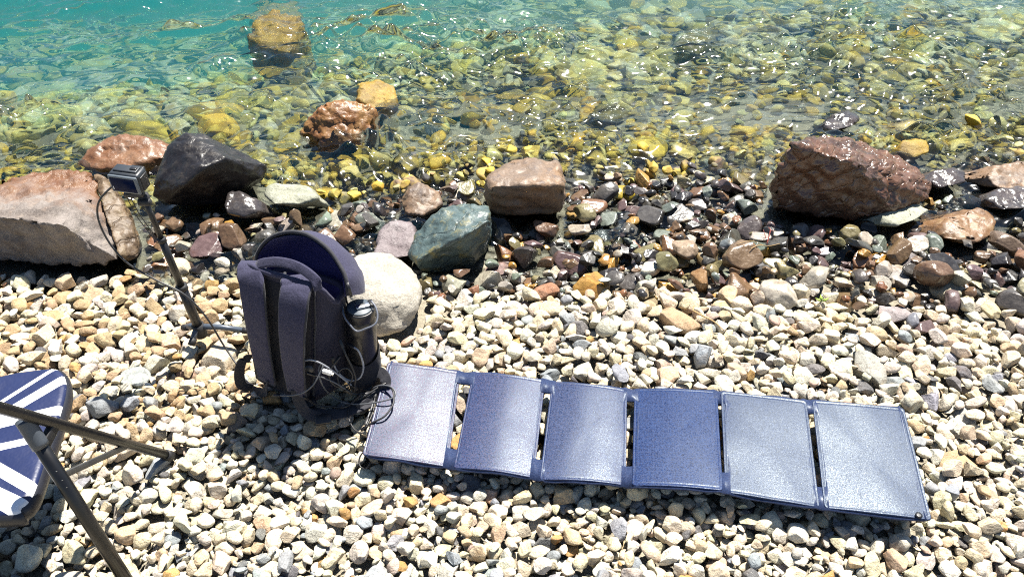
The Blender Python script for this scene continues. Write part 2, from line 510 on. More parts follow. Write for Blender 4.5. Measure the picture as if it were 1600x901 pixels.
boulder('rock', 'low rusty orange-brown rock awash behind the black boulder', [(118, 262, 2.38), (140, 232, 2.44), (165, 215, 2.49), (195, 206, 2.52), (230, 212, 2.51), (246, 245, 2.42), (200, 264, 2.36), (150, 266, 2.36), (150, 228, 2.62), (225, 222, 2.66), Vector((-1.3, 2.5, -.25)), Vector((-1.05, 2.6, -.25))],
        MB_BROWNWET, 3, 0.011, 0.009)
boulder('boulder', 'black pointed boulder with a shaded overhang standing at the water edge',
        [(237, 308, 2.09), (243, 275, 2.12), (262, 228, 2.20), (290, 207, 2.25), (318, 209, 2.27), (362, 230, 2.26), (417, 258, 2.24), (412, 277, 2.20), (352, 246, 2.13), (318, 262, 2.08), (285, 290, 2.05), (345, 318, 2.13), (300, 322, 2.10), (255, 318, 2.07),
         (300, 216, 2.45), (395, 256, 2.42), (260, 240, 2.42), Vector((-1.1, 2.4, -.2)), Vector((-.92, 2.4, -.2))],
        MB_BLACK, 4, 0.010, 0.0045, soft=1)
boulder('rock', 'rusty orange rock breaking the water surface further out', [(468, 208, 2.61), (474, 186, 2.64), (500, 168, 2.66), (525, 158, 2.69), (558, 156, 2.71), (584, 168, 2.71), (594, 200, 2.66), (560, 224, 2.57), (510, 226, 2.56), (520, 165, 2.85), (585, 175, 2.85), Vector((-.8, 2.8, -.3)), Vector((-.5, 2.8, -.3))],
        MB_ORANGE, 5, 0.011, 0.014)
boulder('rock', 'small ochre rock just behind the rusty orange one in the water', [(556, 155, 2.85), (562, 132, 2.95), (588, 124, 3.0), (618, 136, 2.96), (624, 165, 2.86), (590, 178, 2.80), (600, 130, 3.15), (560, 135, 3.12), Vector((-.5, 3.0, -.35))],
        MB_YELLOW, 6, 0.013, 0.012)
boulder('rock', 'yellow-brown rock awash far out at the top of the water', [(385, 58, 3.70), (402, 28, 3.98), (430, 18, 4.04), (466, 26, 3.98), (472, 52, 3.75), (452, 82, 3.56), (412, 76, 3.60), (460, 35, 4.2), (410, 30, 4.2), Vector((-1.22, 3.66, -.42)), Vector((-1.04, 3.66, -.42)), Vector((-1.25, 4.0, -.46)), Vector((-1.05, 4.0, -.46))],
        boulder_material('amber_rock', (0.42, 0.24, 0.02), (0.24, 0.13, 0.02), (0.50, 0.36, 0.09), 0.4), 7, 0.012, 0.024, soft=1)
boulder('boulder', 'flat-topped brown boulder with a dark layered front, middle of the shore',
        [(755, 304, 2.07), (760, 278, 2.07), (768, 292, 2.025), (795, 256, 2.17), (830, 246, 2.21), (872, 252, 2.20), (880, 284, 2.04), (884, 300, 2.05), (878, 336, 2.06), (820, 340, 2.05), (766, 334, 2.06), (845, 290, 2.02), (800, 254, 2.38), (875, 256, 2.38), Vector((-.08, 2.35, -.2)), Vector((.14, 2.35, -.2))],
        MB_TANTOP, 8, 0.010, 0.009, strata=(Vector((0.1, 0, 1)), 24, 0.7))
boulder('boulder', 'teal slate boulder with an ochre streak beside the white rock',
        [(636, 398, 1.80), (648, 368, 1.84), (672, 340, 1.87), (690, 324, 1.90), (720, 317, 1.93), (764, 322, 1.92), (766, 345, 1.86), (738, 362, 1.755), (652, 406, 1.74), (762, 345, 1.80), (755, 395, 1.85), (735, 420, 1.82), (690, 432, 1.80), (660, 428, 1.79), (755, 332, 2.05), (690, 332, 2.05), Vector((-.2, 2.0, -.15)), Vector((-.06, 2.0, -.15))],
        MB_TEAL, 9, 0.010, 0.008, soft=1, strata=(Vector((0.5, -0.4, 0.8)), 30, 0.4))
boulder('boulder', 'big smooth white boulder behind the backpack',
        [(515, 410, 1.60), (580, 394, 1.67), (620, 400, 1.66), (648, 420, 1.62), (661, 452, 1.56), (657, 485, 1.50), (628, 522, 1.45), (590, 530, 1.44), (560, 520, 1.45), (512, 480, 1.5), (505, 435, 1.57), (600, 440, 1.55), (640, 460, 1.52), (560, 440, 1.56), (600, 480, 1.48),
         (560, 408, 1.78), (620, 412, 1.78), Vector((-.36, 1.75, -.1)), Vector((-.26, 1.72, -.1))],
        MB_WHITE, 10, 0.010, 0.006, soft=9)
boulder('rock', 'purple-grey smooth rock between the white boulder and the teal slate', [(580, 398, 1.80), (590, 362, 1.88), (612, 345, 1.93), (645, 347, 1.93), (654, 370, 1.88), (640, 404, 1.80), (610, 408, 1.79), (600, 352, 2.0), (650, 356, 2.0), Vector((-.3, 1.98, -.12))],
        MB_PURPLE, 11, 0.010, 0.007, soft=4)
boulder('rock', 'small brown rock with a pointed top left of the flat-topped boulder', [(625, 318, 2.10), (638, 292, 2.12), (655, 284, 2.15), (688, 300, 2.14), (694, 320, 2.10), (660, 338, 2.04), (635, 335, 2.05), (670, 292, 2.28), (640, 295, 2.28), Vector((-.25, 2.25, -.18))],
        MB_TANTOP, 12, 0.009, 0.008, soft=1)
boulder('boulder', 'large red-brown boulder with a dark shaded face on the right shore',
        [(1208, 305, 2.08), (1211, 268, 2.06), (1234, 228, 2.06), (1268, 215, 2.15), (1336, 220, 2.22), (1372, 248, 2.20), (1430, 262, 2.18), (1457, 284, 2.14), (1452, 310, 2.08), (1400, 332, 2.02), (1376, 304, 2.02), (1345, 270, 2.01), (1300, 242, 2.01), (1260, 230, 2.03), (1340, 340, 2.05), (1270, 340, 2.03), (1214, 328, 2.06),
         (1300, 222, 2.5), (1420, 262, 2.45), Vector((1.0, 2.5, -.2)), Vector((1.3, 2.5, -.2))],
        MB_RED, 13, 0.010, 0.016, soft=1, strata=(Vector((0.5, -0.3, 0.8)), 18, 0.6))
boulder('rock', 'pale elongated rock lying at the water edge right of the black boulder', [(412, 305, 2.12), (420, 290, 2.16), (450, 285, 2.18), (485, 291, 2.16), (494, 308, 2.11), (470, 320, 2.08), (425, 320, 2.08), (455, 290, 2.28), (430, 292, 2.28), Vector((-.6, 2.2, -.15))],
        MB_PALE, 14, 0.009, 0.006, soft=4)
boulder('rock', 'dark grey rounded rock in front of the black boulder', [(350, 320, 2.06), (355, 302, 2.09), (375, 297, 2.10), (398, 309, 2.08), (404, 330, 2.04), (375, 341, 2.01), (355, 336, 2.02), (380, 303, 2.2), Vector((-.74, 2.15, -.15))],
        MB_DARK, 15, 0.009, 0.006, soft=4)
boulder('rock', 'pale green-grey angular rock below the large red-brown boulder', [(1378, 337, 2.0), (1395, 322, 2.04), (1425, 314, 2.07), (1452, 328, 2.03), (1430, 345, 1.98), (1405, 353, 1.96), (1385, 350, 1.97), (1425, 320, 2.16), Vector((1.05, 2.08, -.13))],
        MB_PALE, 16, 0.009, 0.006, soft=1)
boulder('rock', 'orange-topped dark rock on the wet stones at the right', [(1476, 350, 1.96), (1490, 334, 2.0), (1530, 326, 2.03), (1558, 345, 1.97), (1554, 368, 1.92), (1525, 380, 1.88), (1482, 374, 1.90), (1500, 330, 2.14), (1545, 335, 2.14), Vector((1.2, 2.06, -.13))],
        boulder_material('orange_top_rock', (0.17, 0.088, 0.036), (0.09, 0.065, 0.05), (0.30, 0.20, 0.10), 0.5), 17, 0.009, 0.008)
boulder('rock', 'bright yellow rock poking out of the water on the right', [(1403, 237, 2.47), (1410, 221, 2.50), (1430, 216, 2.52), (1452, 222, 2.51), (1456, 238, 2.46), (1430, 248, 2.43), (1430, 220, 2.62), Vector((1.3, 2.5, -.2))],
        MB_YELLOW, 18, 0.009, 0.007, soft=3)
boulder('rock', 'reddish wet rock right of the large red-brown boulder', [(1446, 280, 2.24), (1458, 264, 2.28), (1490, 259, 2.30), (1512, 268, 2.28), (1508, 287, 2.22), (1470, 294, 2.19), (1480, 264, 2.4), Vector((1.33, 2.35, -.16))],
        MB_DARK, 19, 0.009, 0.007)
boulder('rock', 'brown speckled wet rock at the right frame edge by the water', [(1543, 277, 2.24), (1555, 258, 2.30), (1590, 251, 2.33), (1625, 260, 2.31), (1630, 287, 2.22), (1590, 298, 2.18), (1560, 295, 2.19), (1590, 256, 2.45), Vector((1.5, 2.4, -.16))],
        MB_TANTOP, 20, 0.009, 0.008)
boulder('rock', 'dark blue-grey flat wet rock at the right frame edge on the stones', [(1543, 310, 2.12), (1560, 293, 2.17), (1590, 289, 2.19), (1630, 300, 2.15), (1625, 325, 2.07), (1570, 328, 2.06), (1600, 293, 2.3), Vector((1.45, 2.22, -.16))],
        MB_DARK, 21, 0.009, 0.006)
boulder('rock', 'dark wet rock breaking the surface beyond the large red-brown boulder', [(1285, 192, 2.68), (1300, 178, 2.74), (1325, 172, 2.76), (1345, 182, 2.74), (1335, 197, 2.66), (1305, 205, 2.62), (1320, 176, 2.9), Vector((1.1, 2.8, -.3))],
        MB_DARK, 22, 0.010, 0.008)
boulder('rock', 'dark brown sunken rock out in the water, upper middle', [(918, 182, 2.8), (935, 165, 2.88), (965, 162, 2.9), (988, 178, 2.84), (955, 192, 2.74), (950, 168, 3.05), Vector((.3, 2.9, -.35))],
        MB_OLIVE, 23, 0.011, 0.008)
boulder('rock', 'big pale olive rock under the rippling water at the top right', [(1050, 72, 3.55), (1070, 50, 3.75), (1110, 46, 3.8), (1132, 70, 3.6), (1090, 86, 3.45), (1090, 55, 4.0), Vector((.85, 3.7, -.5))],
        MB_OLIVE, 24, 0.02, 0.02, soft=4)
ROCKY = HM > gz(GX, GY) + 0.02

# ------------------------------------------------------------------ loose stones: dropped one by one on a height map so that they lie on each other
def hsv_jit(c, s=0.13):
    f = 1 + RNG.uniform(-s, s)
    return tuple(max(0.01, min(0.7, x * f * (1 + RNG.uniform(-0.05, 0.05)))) for x in c)
DRY = [('cream', (0.62, 0.55, 0.405), 44), ('pale grey', (0.54, 0.51, 0.44), 20), ('white', (0.69, 0.645, 0.54), 22), ('tan', (0.52, 0.41, 0.27), 6),
       ('blue-grey', (0.30, 0.325, 0.355), 7), ('pinkish', (0.46, 0.36, 0.29), 3), ('orange-brown', (0.44, 0.27, 0.11), 1.6), ('dark grey', (0.15, 0.15, 0.155), 2)]
WET = [('black', (0.03, 0.028, 0.028), 14), ('dark grey', (0.085, 0.08, 0.075), 24), ('brown', (0.15, 0.095, 0.055), 24), ('rust-brown', (0.20, 0.10, 0.05), 7), ('purple-brown', (0.13, 0.09, 0.088), 8),
       ('olive', (0.20, 0.18, 0.09), 10), ('grey-green', (0.16, 0.19, 0.16), 9), ('ochre', (0.36, 0.21, 0.05), 6), ('pale', (0.40, 0.37, 0.31), 11)]
SUB = [('olive', (0.56, 0.43, 0.05), 24), ('pale green', (0.60, 0.60, 0.28), 22), ('ochre', (0.66, 0.41, 0.035), 24), ('dark', (0.05, 0.06, 0.065), 11), ('pale yellow', (0.64, 0.56, 0.24), 24)]
def pick(pal):
    r = RNG.uniform(0, sum(p[2] for p in pal))
    for n, c, w in pal:
        r -= w
        if r <= 0: return n, hsv_jit(c)
    return pal[0][0], hsv_jit(pal[0][1])

STONES = []
def ell(a, q):
    R = np.array(q.to_matrix())
    return R @ np.diag(1 / (np.array(a) * 0.94) ** 2) @ R.T
def try_drop(x, y, A, rmax):
    j0, j1 = int((x - rmax - X0) / CELL), int((x + rmax - X0) / CELL) + 1
    i0, i1 = int((y - rmax - Y0) / CELL), int((y + rmax - Y0) / CELL) + 1
    if j0 < 0 or i0 < 0 or j1 >= HM.shape[1] or i1 >= HM.shape[0]: return None
    if ROCKY[i0:i1, j0:j1].mean() > 0.22 or ROCKY[(i0 + i1) // 2, (j0 + j1) // 2]: return None
    dx = gx[j0:j1][None] - x
    dy = gy[i0:i1][:, None] - y
    b = A[0, 2] * dx + A[1, 2] * dy
    c = A[0, 0] * dx * dx + 2 * A[0, 1] * dx * dy + A[1, 1] * dy * dy - 1
    disc = b * b - A[2, 2] * c
    m = disc > 0
    if not m.any(): return None
    s = np.sqrt(np.where(m, disc, 0))
    bot, top = (-b - s) / A[2, 2], (-b + s) / A[2, 2]
    h = (HM[i0:i1, j0:j1] - bot)[m]
    z = np.partition(h, int(len(h) * 0.90))[int(len(h) * 0.90)] if len(h) > 4 else h.max()
    return z, (i0, i1, j0, j1), m, top
def place(st, res):
    z, (i0, i1, j0, j1), m, top = res
    st['z'] = z
    hv = HM[i0:i1, j0:j1]
    ov = OWN[i0:i1, j0:j1]
    t = z + top
    up = m & (t > hv)
    hv[up] = t[up]
    ov[up] = len(STONES)
    st['cells'] = int(m.sum())
    STONES.append(st)
def make(r, flat=(0.42, 0.8), longf=(0.62, 0.98), tilt=0.35):
    b = RNG.uniform(*longf); c = b * RNG.uniform(*flat) + 0.05
    a = (r, r * b, r * c)
    q = Quaternion((0, 0, 1), RNG.uniform(0, 6.28)) @ Quaternion((1, 0, 0), RNG.gauss(0, tilt)) @ Quaternion((0, 1, 0), RNG.gauss(0, tilt))
    return a, q
PANEL = [(598, 555), (1415, 622), (1462, 830), (558, 726)]
def under_panel(x, y):
    px, py, _ = proj((x, y, 0.01))
    c = False
    for i in range(4):
        (ax, ay), (bx, by) = PANEL[i], PANEL[i - 1]
        if (ay > py) != (by > py) and px < (bx - ax) * (py - ay) / (by - ay) + ax: c = not c
    return c
def drop(x, y, r, kind, colour, limit=None, cand=1, jitter=0.0, **kw):
    best = None
    for _ in range(cand):
        xx, yy = x + RNG.uniform(-jitter, jitter), y + RNG.uniform(-jitter, jitter)
        a, q = make(r, **kw)
        A = ell(a, q)
        res = try_drop(xx, yy, A, r)
        if res is None: continue
        ez = math.sqrt(np.linalg.inv(A)[2, 2])
        rise = res[0] - ez * 0.6 - float(gz(xx, yy))
        if rise > 0.09: continue
        if under_panel(xx, yy) and res[0] + ez * 0.9 > 0.012: continue
        if kind == 'sub' and res[0] + ez > WL + (-0.07 if yy - float(ysh(xx)) > 0.5 else RNG.uniform(-0.03, 0.02) if r > 0.03 else 0.03): continue
        if best is None or rise < best[0]: best = (rise, xx, yy, a, q, res)
    if best is None or (limit is not None and best[0] > limit): return False
    _, xx, yy, a, q, res = best
    place(dict(x=xx, y=yy, a=a, q=q, kind=kind, cname=colour[0], col=colour[1], var=RNG.randrange(NVAR)), res)
    return True

# stones one can single out in the photograph: where they lie, radius and colour
for px, py, r, kind, cn, c in [
        (1062, 497, .062, 'dry', 'rusty tan', (.42, .30, .19)), (848, 436, .050, 'dry', 'red-brown', (.30, .16, .10)), (905, 466, .034, 'dry', 'white', (.6, .57, .5)),
        (1500, 722, .050, 'dry', 'tan', (.42, .31, .19)), (1474, 776, .040, 'dry', 'white', (.58, .56, .52)), (1508, 640, .040, 'dry', 'pale grey', (.4, .4, .38)),
        (905, 575, .046, 'dry', 'white', (.58, .55, .46)), (880, 560, .035, 'dry', 'cream', (.52, .46, .33)), (843, 556, .035, 'dry', 'cream', (.56, .46, .3)),
        (612, 810, .024, 'dry', 'pale blue-grey', (.40, .44, .48)), (285, 575, .040, 'dry', 'pinkish', (.42, .29, .22)), (345, 548, .060, 'dry', 'cream', (.50, .44, .34)),
        (215, 442, .036, 'dry', 'cream', (.55, .49, .37)), (130, 430, .036, 'dry', 'tan', (.44, .33, .22)), (95, 545, .034, 'dry', 'tan', (.42, .31, .19)), (65, 552, .034, 'dry', 'tan', (.40, .29, .17)),
        (130, 520, .036, 'dry', 'orange-brown', (.42, .27, .14)), (730, 452, .045, 'dry', 'white', (.55, .53, .5)),
        (785, 425, .050, 'wet', 'purple-brown', (.20, .14, .13)), (770, 390, .035, 'wet', 'purple-brown', (.16, .11, .12)), (868, 395, .036, 'wet', 'olive', (.30, .27, .15)),
        (977, 345, .045, 'wet', 'black', (.03, .03, .036)), (945, 355, .040, 'wet', 'dark grey', (.09, .1, .1)), (1170, 358, .050, 'wet', 'dark grey', (.10, .085, .085)),
        (1230, 345, .042, 'wet', 'olive', (.13, .11, .06)), (1310, 335, .034, 'wet', 'blue-black', (.03, .045, .07)), (1352, 348, .050, 'wet', 'dark grey', (.085, .08, .08)),
        (905, 320, .044, 'wet', 'ochre', (.36, .24, .09)), (975, 290, .050, 'wet', 'ochre', (.35, .27, .03)), (1065, 285, .046, 'wet', 'purple-brown', (.13, .09, .1)),
        (1062, 268, .042, 'wet', 'grey-green', (.2, .2, .13)), (860, 338, .040, 'wet', 'pinkish red', (.32, .13, .085)), (832, 345, .034, 'wet', 'dark grey', (.07, .065, .09)),
        (1330, 385, .050, 'wet', 'dark grey', (.11, .1, .11)), (1375, 405, .045, 'wet', 'ochre', (.38, .2, .03)), (1480, 378, .052, 'wet', 'black', (.04, .045, .05)), (1462, 372, .036, 'wet', 'ochre', (.36, .28, .06)),
        (1570, 385, .060, 'wet', 'brown', (.14, .1, .07)), (1295, 395, .050, 'wet', 'black', (.06, .05, .055)), (1110, 405, .052, 'wet', 'olive', (.22, .16, .075)), (1035, 385, .050, 'wet', 'purple-brown', (.15, .11, .1)),
        (1000, 405, .036, 'wet', 'dark grey', (.06, .055, .065)), (1060, 405, .036, 'wet', 'olive', (.24, .19, .09)), (350, 360, .045, 'wet', 'dark grey', (.12, .12, .11)), (403, 350, .042, 'wet', 'brown', (.15, .12, .1)),
        (310, 340, .042, 'wet', 'ochre', (.45, .21, .03)), (475, 328, .042, 'wet', 'ochre', (.40, .31, .15)), (545, 360, .040, 'wet', 'purple-grey', (.12, .115, .15)), (520, 362, .036, 'wet', 'olive', (.2, .2, .13)),
        (470, 345, .040, 'wet', 'brown', (.13, .095, .06)), (365, 385, .046, 'wet', 'black', (.05, .05, .05)), (1395, 360, .055, 'wet', 'dark grey', (.05, .045, .05)), (1430, 420, .060, 'wet', 'dark grey', (.14, .125, .13)),
        (1400, 435, .055, 'wet', 'pale', (.28, .27, .26)), (1255, 445, .035, 'dry', 'pale grey', (.38, .36, .33)), (1340, 430, .036, 'dry', 'cream', (.46, .42, .31)), (1395, 485, .055, 'dry', 'purple-grey', (.30, .27, .28)), (1490, 445, .060, 'dry', 'cream', (.48, .44, .33)),
        (1478, 527, .048, 'dry', 'pinkish', (.42, .33, .26)), (1360, 572, .055, 'dry', 'pale grey', (.36, .36, .33)), (1424, 618, .046, 'dry', 'pinkish', (.44, .37, .29)), (1180, 418, .045, 'wet', 'dark grey', (.11, .11, .12))]:
    g = at(px, py, -0.02 if kind == 'dry' else -0.07)
    drop(g.x, g.y, r, kind, (cn, c), None, 3, 0.004, tilt=0.22)

def wet_d(x, y):          # metres to the waterline, with a ragged edge to the splash zone
    return y - float(ysh(x)) + 0.10 * noise.noise(Vector((x * 2.2, y * 2.2, 0))) + 0.04 * noise.noise(Vector((x * 9, y * 9, 4)))
def colour_at(x, y, d, kind):
    if kind == 'sub' and d > 0.8 and RNG.random() < 0.55 * min(1, (d - 0.8) / 0.5): return 'pale', hsv_jit((0.66, 0.68, 0.50))  # deeper stones paler, painting in the light scattered by the water
    if kind == 'sub': return pick(WET) if d < 0.30 and RNG.random() < (0.97 if d < 0.20 else 0.45) else pick(SUB)
    if kind == 'wet':
        if d < -0.40 and RNG.random() < (0.45 if x < 0 else 0.25): 
            n, c = pick(DRY); return n, tuple(v * 0.62 for v in c)
        return pick(WET)
    n, c = pick(DRY)
    if x < -0.6 and y > 1.15 and RNG.random() < 0.35: n, c = 'tan', hsv_jit((0.44, 0.33, 0.20))
    return n, c
def kind_at(x, y):
    d = wet_d(x, y)
    if d > 0.10: return 'sub', d
    edge = -0.53 + 0.15 * min(1, max(0, (-0.25 - x) / 0.2)) + 0.21 * min(1, max(0, (-0.62 - x) / 0.25)) - 0.15 * max(0, min(1, x))
    if d > edge + RNG.uniform(-0.07, 0.07): return 'wet', d
    return 'dry', d
def in_view(x, y, m=0.30):
    return abs(x) < 0.66 * (0.77 * y + 0.87) + m and y > 0.55
def cover(step, rlo, rhi, zone, limit, cand=3, big=0.0):
    ys = np.arange(0.50, 4.5, step * 0.88)
    pts = []
    for k, yy in enumerate(ys):
        for xx in np.arange(-2.8 + (step / 2 if k % 2 else 0), 2.8, step): pts.append((xx, yy))
    RNG.shuffle(pts)
    for xx, yy in pts:
        x, y = xx + RNG.gauss(0, step * 0.3), yy + RNG.gauss(0, step * 0.3)
        if not in_view(x, y): continue
        kd, d = kind_at(x, y)
        if kd not in zone: continue
        if kd == 'sub' and step < 0.06 and d > 0.6: continue
        r = rlo + (rhi - rlo) * RNG.random() ** 1.8
        if big and RNG.random() < big: r = rhi * RNG.uniform(1.0, 1.4)
        far = 1.0 + 0.32 * max(0, min(1, (y - 1.0) / 0.8)) if kd == 'dry' else 1.0
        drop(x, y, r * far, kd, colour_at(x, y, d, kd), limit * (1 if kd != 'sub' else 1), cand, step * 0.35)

# lakebed: a few large, then filling
cover(0.30, 0.08, 0.13, ('sub',), 0.12, 2)
cover(0.14, 0.04, 0.08, ('sub',), 0.08, 2)
cover(0.09, 0.025, 0.055, ('sub',), 0.06, 2)
cover(0.045, 0.012, 0.026, ('sub',), 0.05, 2)
# splash zone: mixed sizes
cover(0.115, 0.040, 0.062, ('wet',), 0.05, 3)
cover(0.075, 0.025, 0.044, ('wet',), 0.055, 3)
cover(0.045, 0.012, 0.024, ('wet',), 0.055, 3)
# dry shingle
cover(0.043, 0.015, 0.025, ('dry',), 0.040, 2)
cover(0.039, 0.0135, 0.0255, ('dry',), 0.036, 4, 0.035)
cover(0.036, 0.0125, 0.0215, ('dry',), 0.036, 4)
cover(0.032, 0.009, 0.016, ('dry', 'wet'), 0.032, 4)
cover(0.026, 0.008, 0.013, ('dry',), 0.024, 5)
cover(0.024, 0.007, 0.011, ('dry',), 0.018, 5)
print('stones', len(STONES))

# which show, and how large
exposed = np.bincount(OWN[OWN >= 0].ravel(), minlength=len(STONES))
HIDE = [[(600, 560), (1410, 628), (1452, 815), (568, 718)], [(368, 360), (560, 360), (600, 620), (480, 650), (380, 610)], [(-10, 570), (112, 575), (112, 640), (62, 790), (-10, 815)]]
def inside(poly, x, y):
    c = False
    for i in range(len(poly)):
        (ax, ay), (bx, by) = poly[i], poly[i - 1]
        if (ay > y) != (by > y) and x < (bx - ax) * (y - ay) / (by - ay) + ax: c = not c
    return c
for i, s in enumerate(STONES):
    px, py, dep = proj((s['x'], s['y'], s['z']))
    s['px'], s['py'] = px, py
    vis = exposed[i] / max(s['cells'], 1)
    s['vis'] = vis
    ok = 6 < px < 1594 and 4 < py < 897 and vis > 0.35 and not any(inside(p, px, py) for p in HIDE)
    s['score'] = exposed[i] * (1 / dep) ** 2 if ok else 0.0
QUOTA = {'dry': 300, 'wet': 290, 'sub': 110}
for kd, n in QUOTA.items():
    L = sorted([s for s in STONES if s['kind'] == kd and s['score'] > 0], key=lambda s: -s['score'])
    for s in L[:n]: s['thing'] = True

# labels that single each stone out: look, then the nearest landmark, then order among the look-alikes there
MARKS = [((1055, 690), 'fourth solar section'), ((650, 640), 'pinkish solar section'), ((785, 650), 'second solar section'), ((920, 670), 'third solar section'), ((1205, 690), 'fifth solar section'), ((1350, 715), 'last solar section'),
         ((310, 515), 'tripod foot'), ((205, 285), 'action camera'), ((400, 600), 'backpack base'), ((475, 620), 'backpack front'), ((575, 560), 'bottle'), ((600, 460), 'white boulder'),
         ((700, 375), 'teal slate boulder'), ((820, 300), 'flat-topped boulder'), ((325, 265), 'black boulder'), ((1330, 280), 'red-brown boulder'), ((95, 345), 'grey-brown boulder'), ((262, 712), 'chair leg tip'),
         ((150, 830), 'near chair leg'), ((60, 690), 'striped seat'), ((530, 190), 'rusty orange rock'), ((430, 50), 'yellow-brown rock'), ((1430, 230), 'bright yellow rock'), ((1415, 333), 'pale green-grey rock'), ((1518, 350), 'orange-topped rock'),
         ((1120, 500), 'dry twig'), ((1590, 890), 'bottom right corner'), ((800, 895), 'bottom edge'), ((450, 300), 'pale elongated rock'), ((1200, 370), 'red rootlet')]
ORD = ['first', 'second', 'third', 'fourth', 'fifth', 'sixth', 'seventh', 'eighth', 'ninth', 'tenth', 'eleventh', 'twelfth', 'thirteenth', 'fourteenth', 'fifteenth']
NUM = ['no', 'one', 'two', 'three', 'four', 'five', 'six', 'seven', 'eight', 'nine', 'ten', 'eleven', 'twelve', 'thirteen', 'fourteen', 'fifteen']
NOUN = {'dry': 'pebble', 'wet': 'stone', 'sub': 'sunken stone'}
buckets = {}
for s in STONES:
    if not s.get('thing'): continue
    a = s['a']
    shape = 'flat' if a[2] / a[0] < 0.42 else ('long' if a[1] / a[0] < 0.70 else VAR[s['var']][0][2])
    (mx, my), mn = min(MARKS, key=lambda m: (m[0][0] - s['px']) ** 2 + (m[0][1] - s['py']) ** 2)
    dx, dy = s['px'] - mx, s['py'] - my
    where = ('right of' if dx > 0 else 'left of') if abs(dx) > abs(dy) * 1.2 else ('below' if dy > 0 else 'above')
    far = math.hypot(dx, dy) > 110
    wetw = {'dry': 'dry ', 'wet': 'wet ', 'sub': ''}[s['kind']]
    lab = (f"{wetw}{shape} {s['cname']} {NOUN[s['kind']]}", f"{'well ' if far else 'just '}{where} the {mn}")
    buckets.setdefault(lab, []).append(s)
for (a, b), L in buckets.items():
    L.sort(key=lambda s: s['px'])
    n = len(L)
    for i, s in enumerate(L):
        if n == 1: s['label'] = f'{a} {b}'
        elif n == 2: s['label'] = f"{a} {b}, {'left' if i == 0 else 'right'} one of two"
        else: s['label'] = f"{a} {b}, {ORD[min(i, 14)]} of {NUM[min(n, 15)]} from left"

for s in STONES:
    if s.get('thing') and len(s['label'].split()) > 16: s['label'] = s['label'].replace('just ', '').replace('well ', '').replace(' from left', '')
VAR_ME = {}
def var_mesh(i, key, mat):
    if (i, key) not in VAR_ME:
        v, f, _ = VAR[i][0]
        me = bpy.data.meshes.new('stone_shape')
        me.from_pydata(v.tolist(), [], f.tolist())
        me.polygons.foreach_set('use_smooth', [True] * len(f))
        me.materials.append(mat)
        VAR_ME[(i, key)] = me
    return VAR_ME[(i, key)]
NAME = {'dry': 'pebble', 'wet': 'wet_stone', 'sub': 'sunken_stone'}
GROUP = {'dry': 'dry pebbles of the beach', 'wet': 'wet stones along the waterline', 'sub': 'stones on the lakebed under the water'}
MATO = {'dry': M_DRY_O, 'wet': M_WET_O, 'sub': M_SUB_O}
MATA = {'dry': M_DRY_A, 'wet': M_WET_A, 'sub': M_SUB_A}
for s in STONES:
    if not s.get('thing'): continue
    o = bpy.data.objects.new(NAME[s['kind']], var_mesh(s['var'], s['kind'], MATO[s['kind']]))
    o.location = (s['x'], s['y'], s['z'])
    o.rotation_mode = 'QUATERNION'
    o.rotation_quaternion = s['q']
    o.scale = s['a']
    o.color = (*s['col'], 1)
    tag(o, s['label'], 'pebble' if s['kind'] == 'dry' else 'stone', GROUP[s['kind']])
    COL.objects.link(o)
for kd, name in (('dry', 'shingle'), ('wet', 'wet_shingle'), ('sub', 'lakebed_shingle')):
    V, Fc, Cc, base = [], [], [], 0
    for s in STONES:
        if s['kind'] != kd or s.get('thing') or (s['vis'] <= 0.004): continue
        v, f, _ = VAR[s['var']][1 if s['vis'] > 0.12 else 2]
        R = np.array(s['q'].to_matrix())
        w = (v * np.array(s['a'])) @ R.T + np.array((s['x'], s['y'], s['z']))
        V.append(w); Fc.append(f + base); base += len(v)
        Cc.append(np.tile(np.array((*s['col'], 1.0)), (len(v), 1)))
    V, Fc, Cc = np.concatenate(V), np.concatenate(Fc), np.concatenate(Cc)
    me = bpy.data.meshes.new(name)
    me.vertices.add(len(V)); me.vertices.foreach_set('co', V.ravel())
    me.loops.add(Fc.size); me.loops.foreach_set('vertex_index', Fc.ravel())
    me.polygons.add(len(Fc)); me.polygons.foreach_set('loop_start', np.arange(len(Fc)) * 3)
    me.update(calc_edges=True)
    me.polygons.foreach_set('use_smooth', np.ones(len(Fc), bool))
    at_ = me.color_attributes.new('stone_colour', 'FLOAT_COLOR', 'POINT')
    at_.data.foreach_set('color', Cc.ravel())
    o = link(name, me, MATA[kd])
    tag(o, {'dry': 'pale dry shingle filling the beach between the larger pebbles', 'wet': 'small dark wet stones packed along the waterline', 'sub': 'olive stones covering the lakebed under the water'}[kd], kind='stuff')
    print(name, len(Fc))
def top_z(x, y, r=0.02):
    j0, j1 = int((x - r - X0) / CELL), int((x + r - X0) / CELL) + 1
    i0, i1 = int((y - r - Y0) / CELL), int((y + r - Y0) / CELL) + 1
    return float(HM[i0:i1, j0:j1].max())

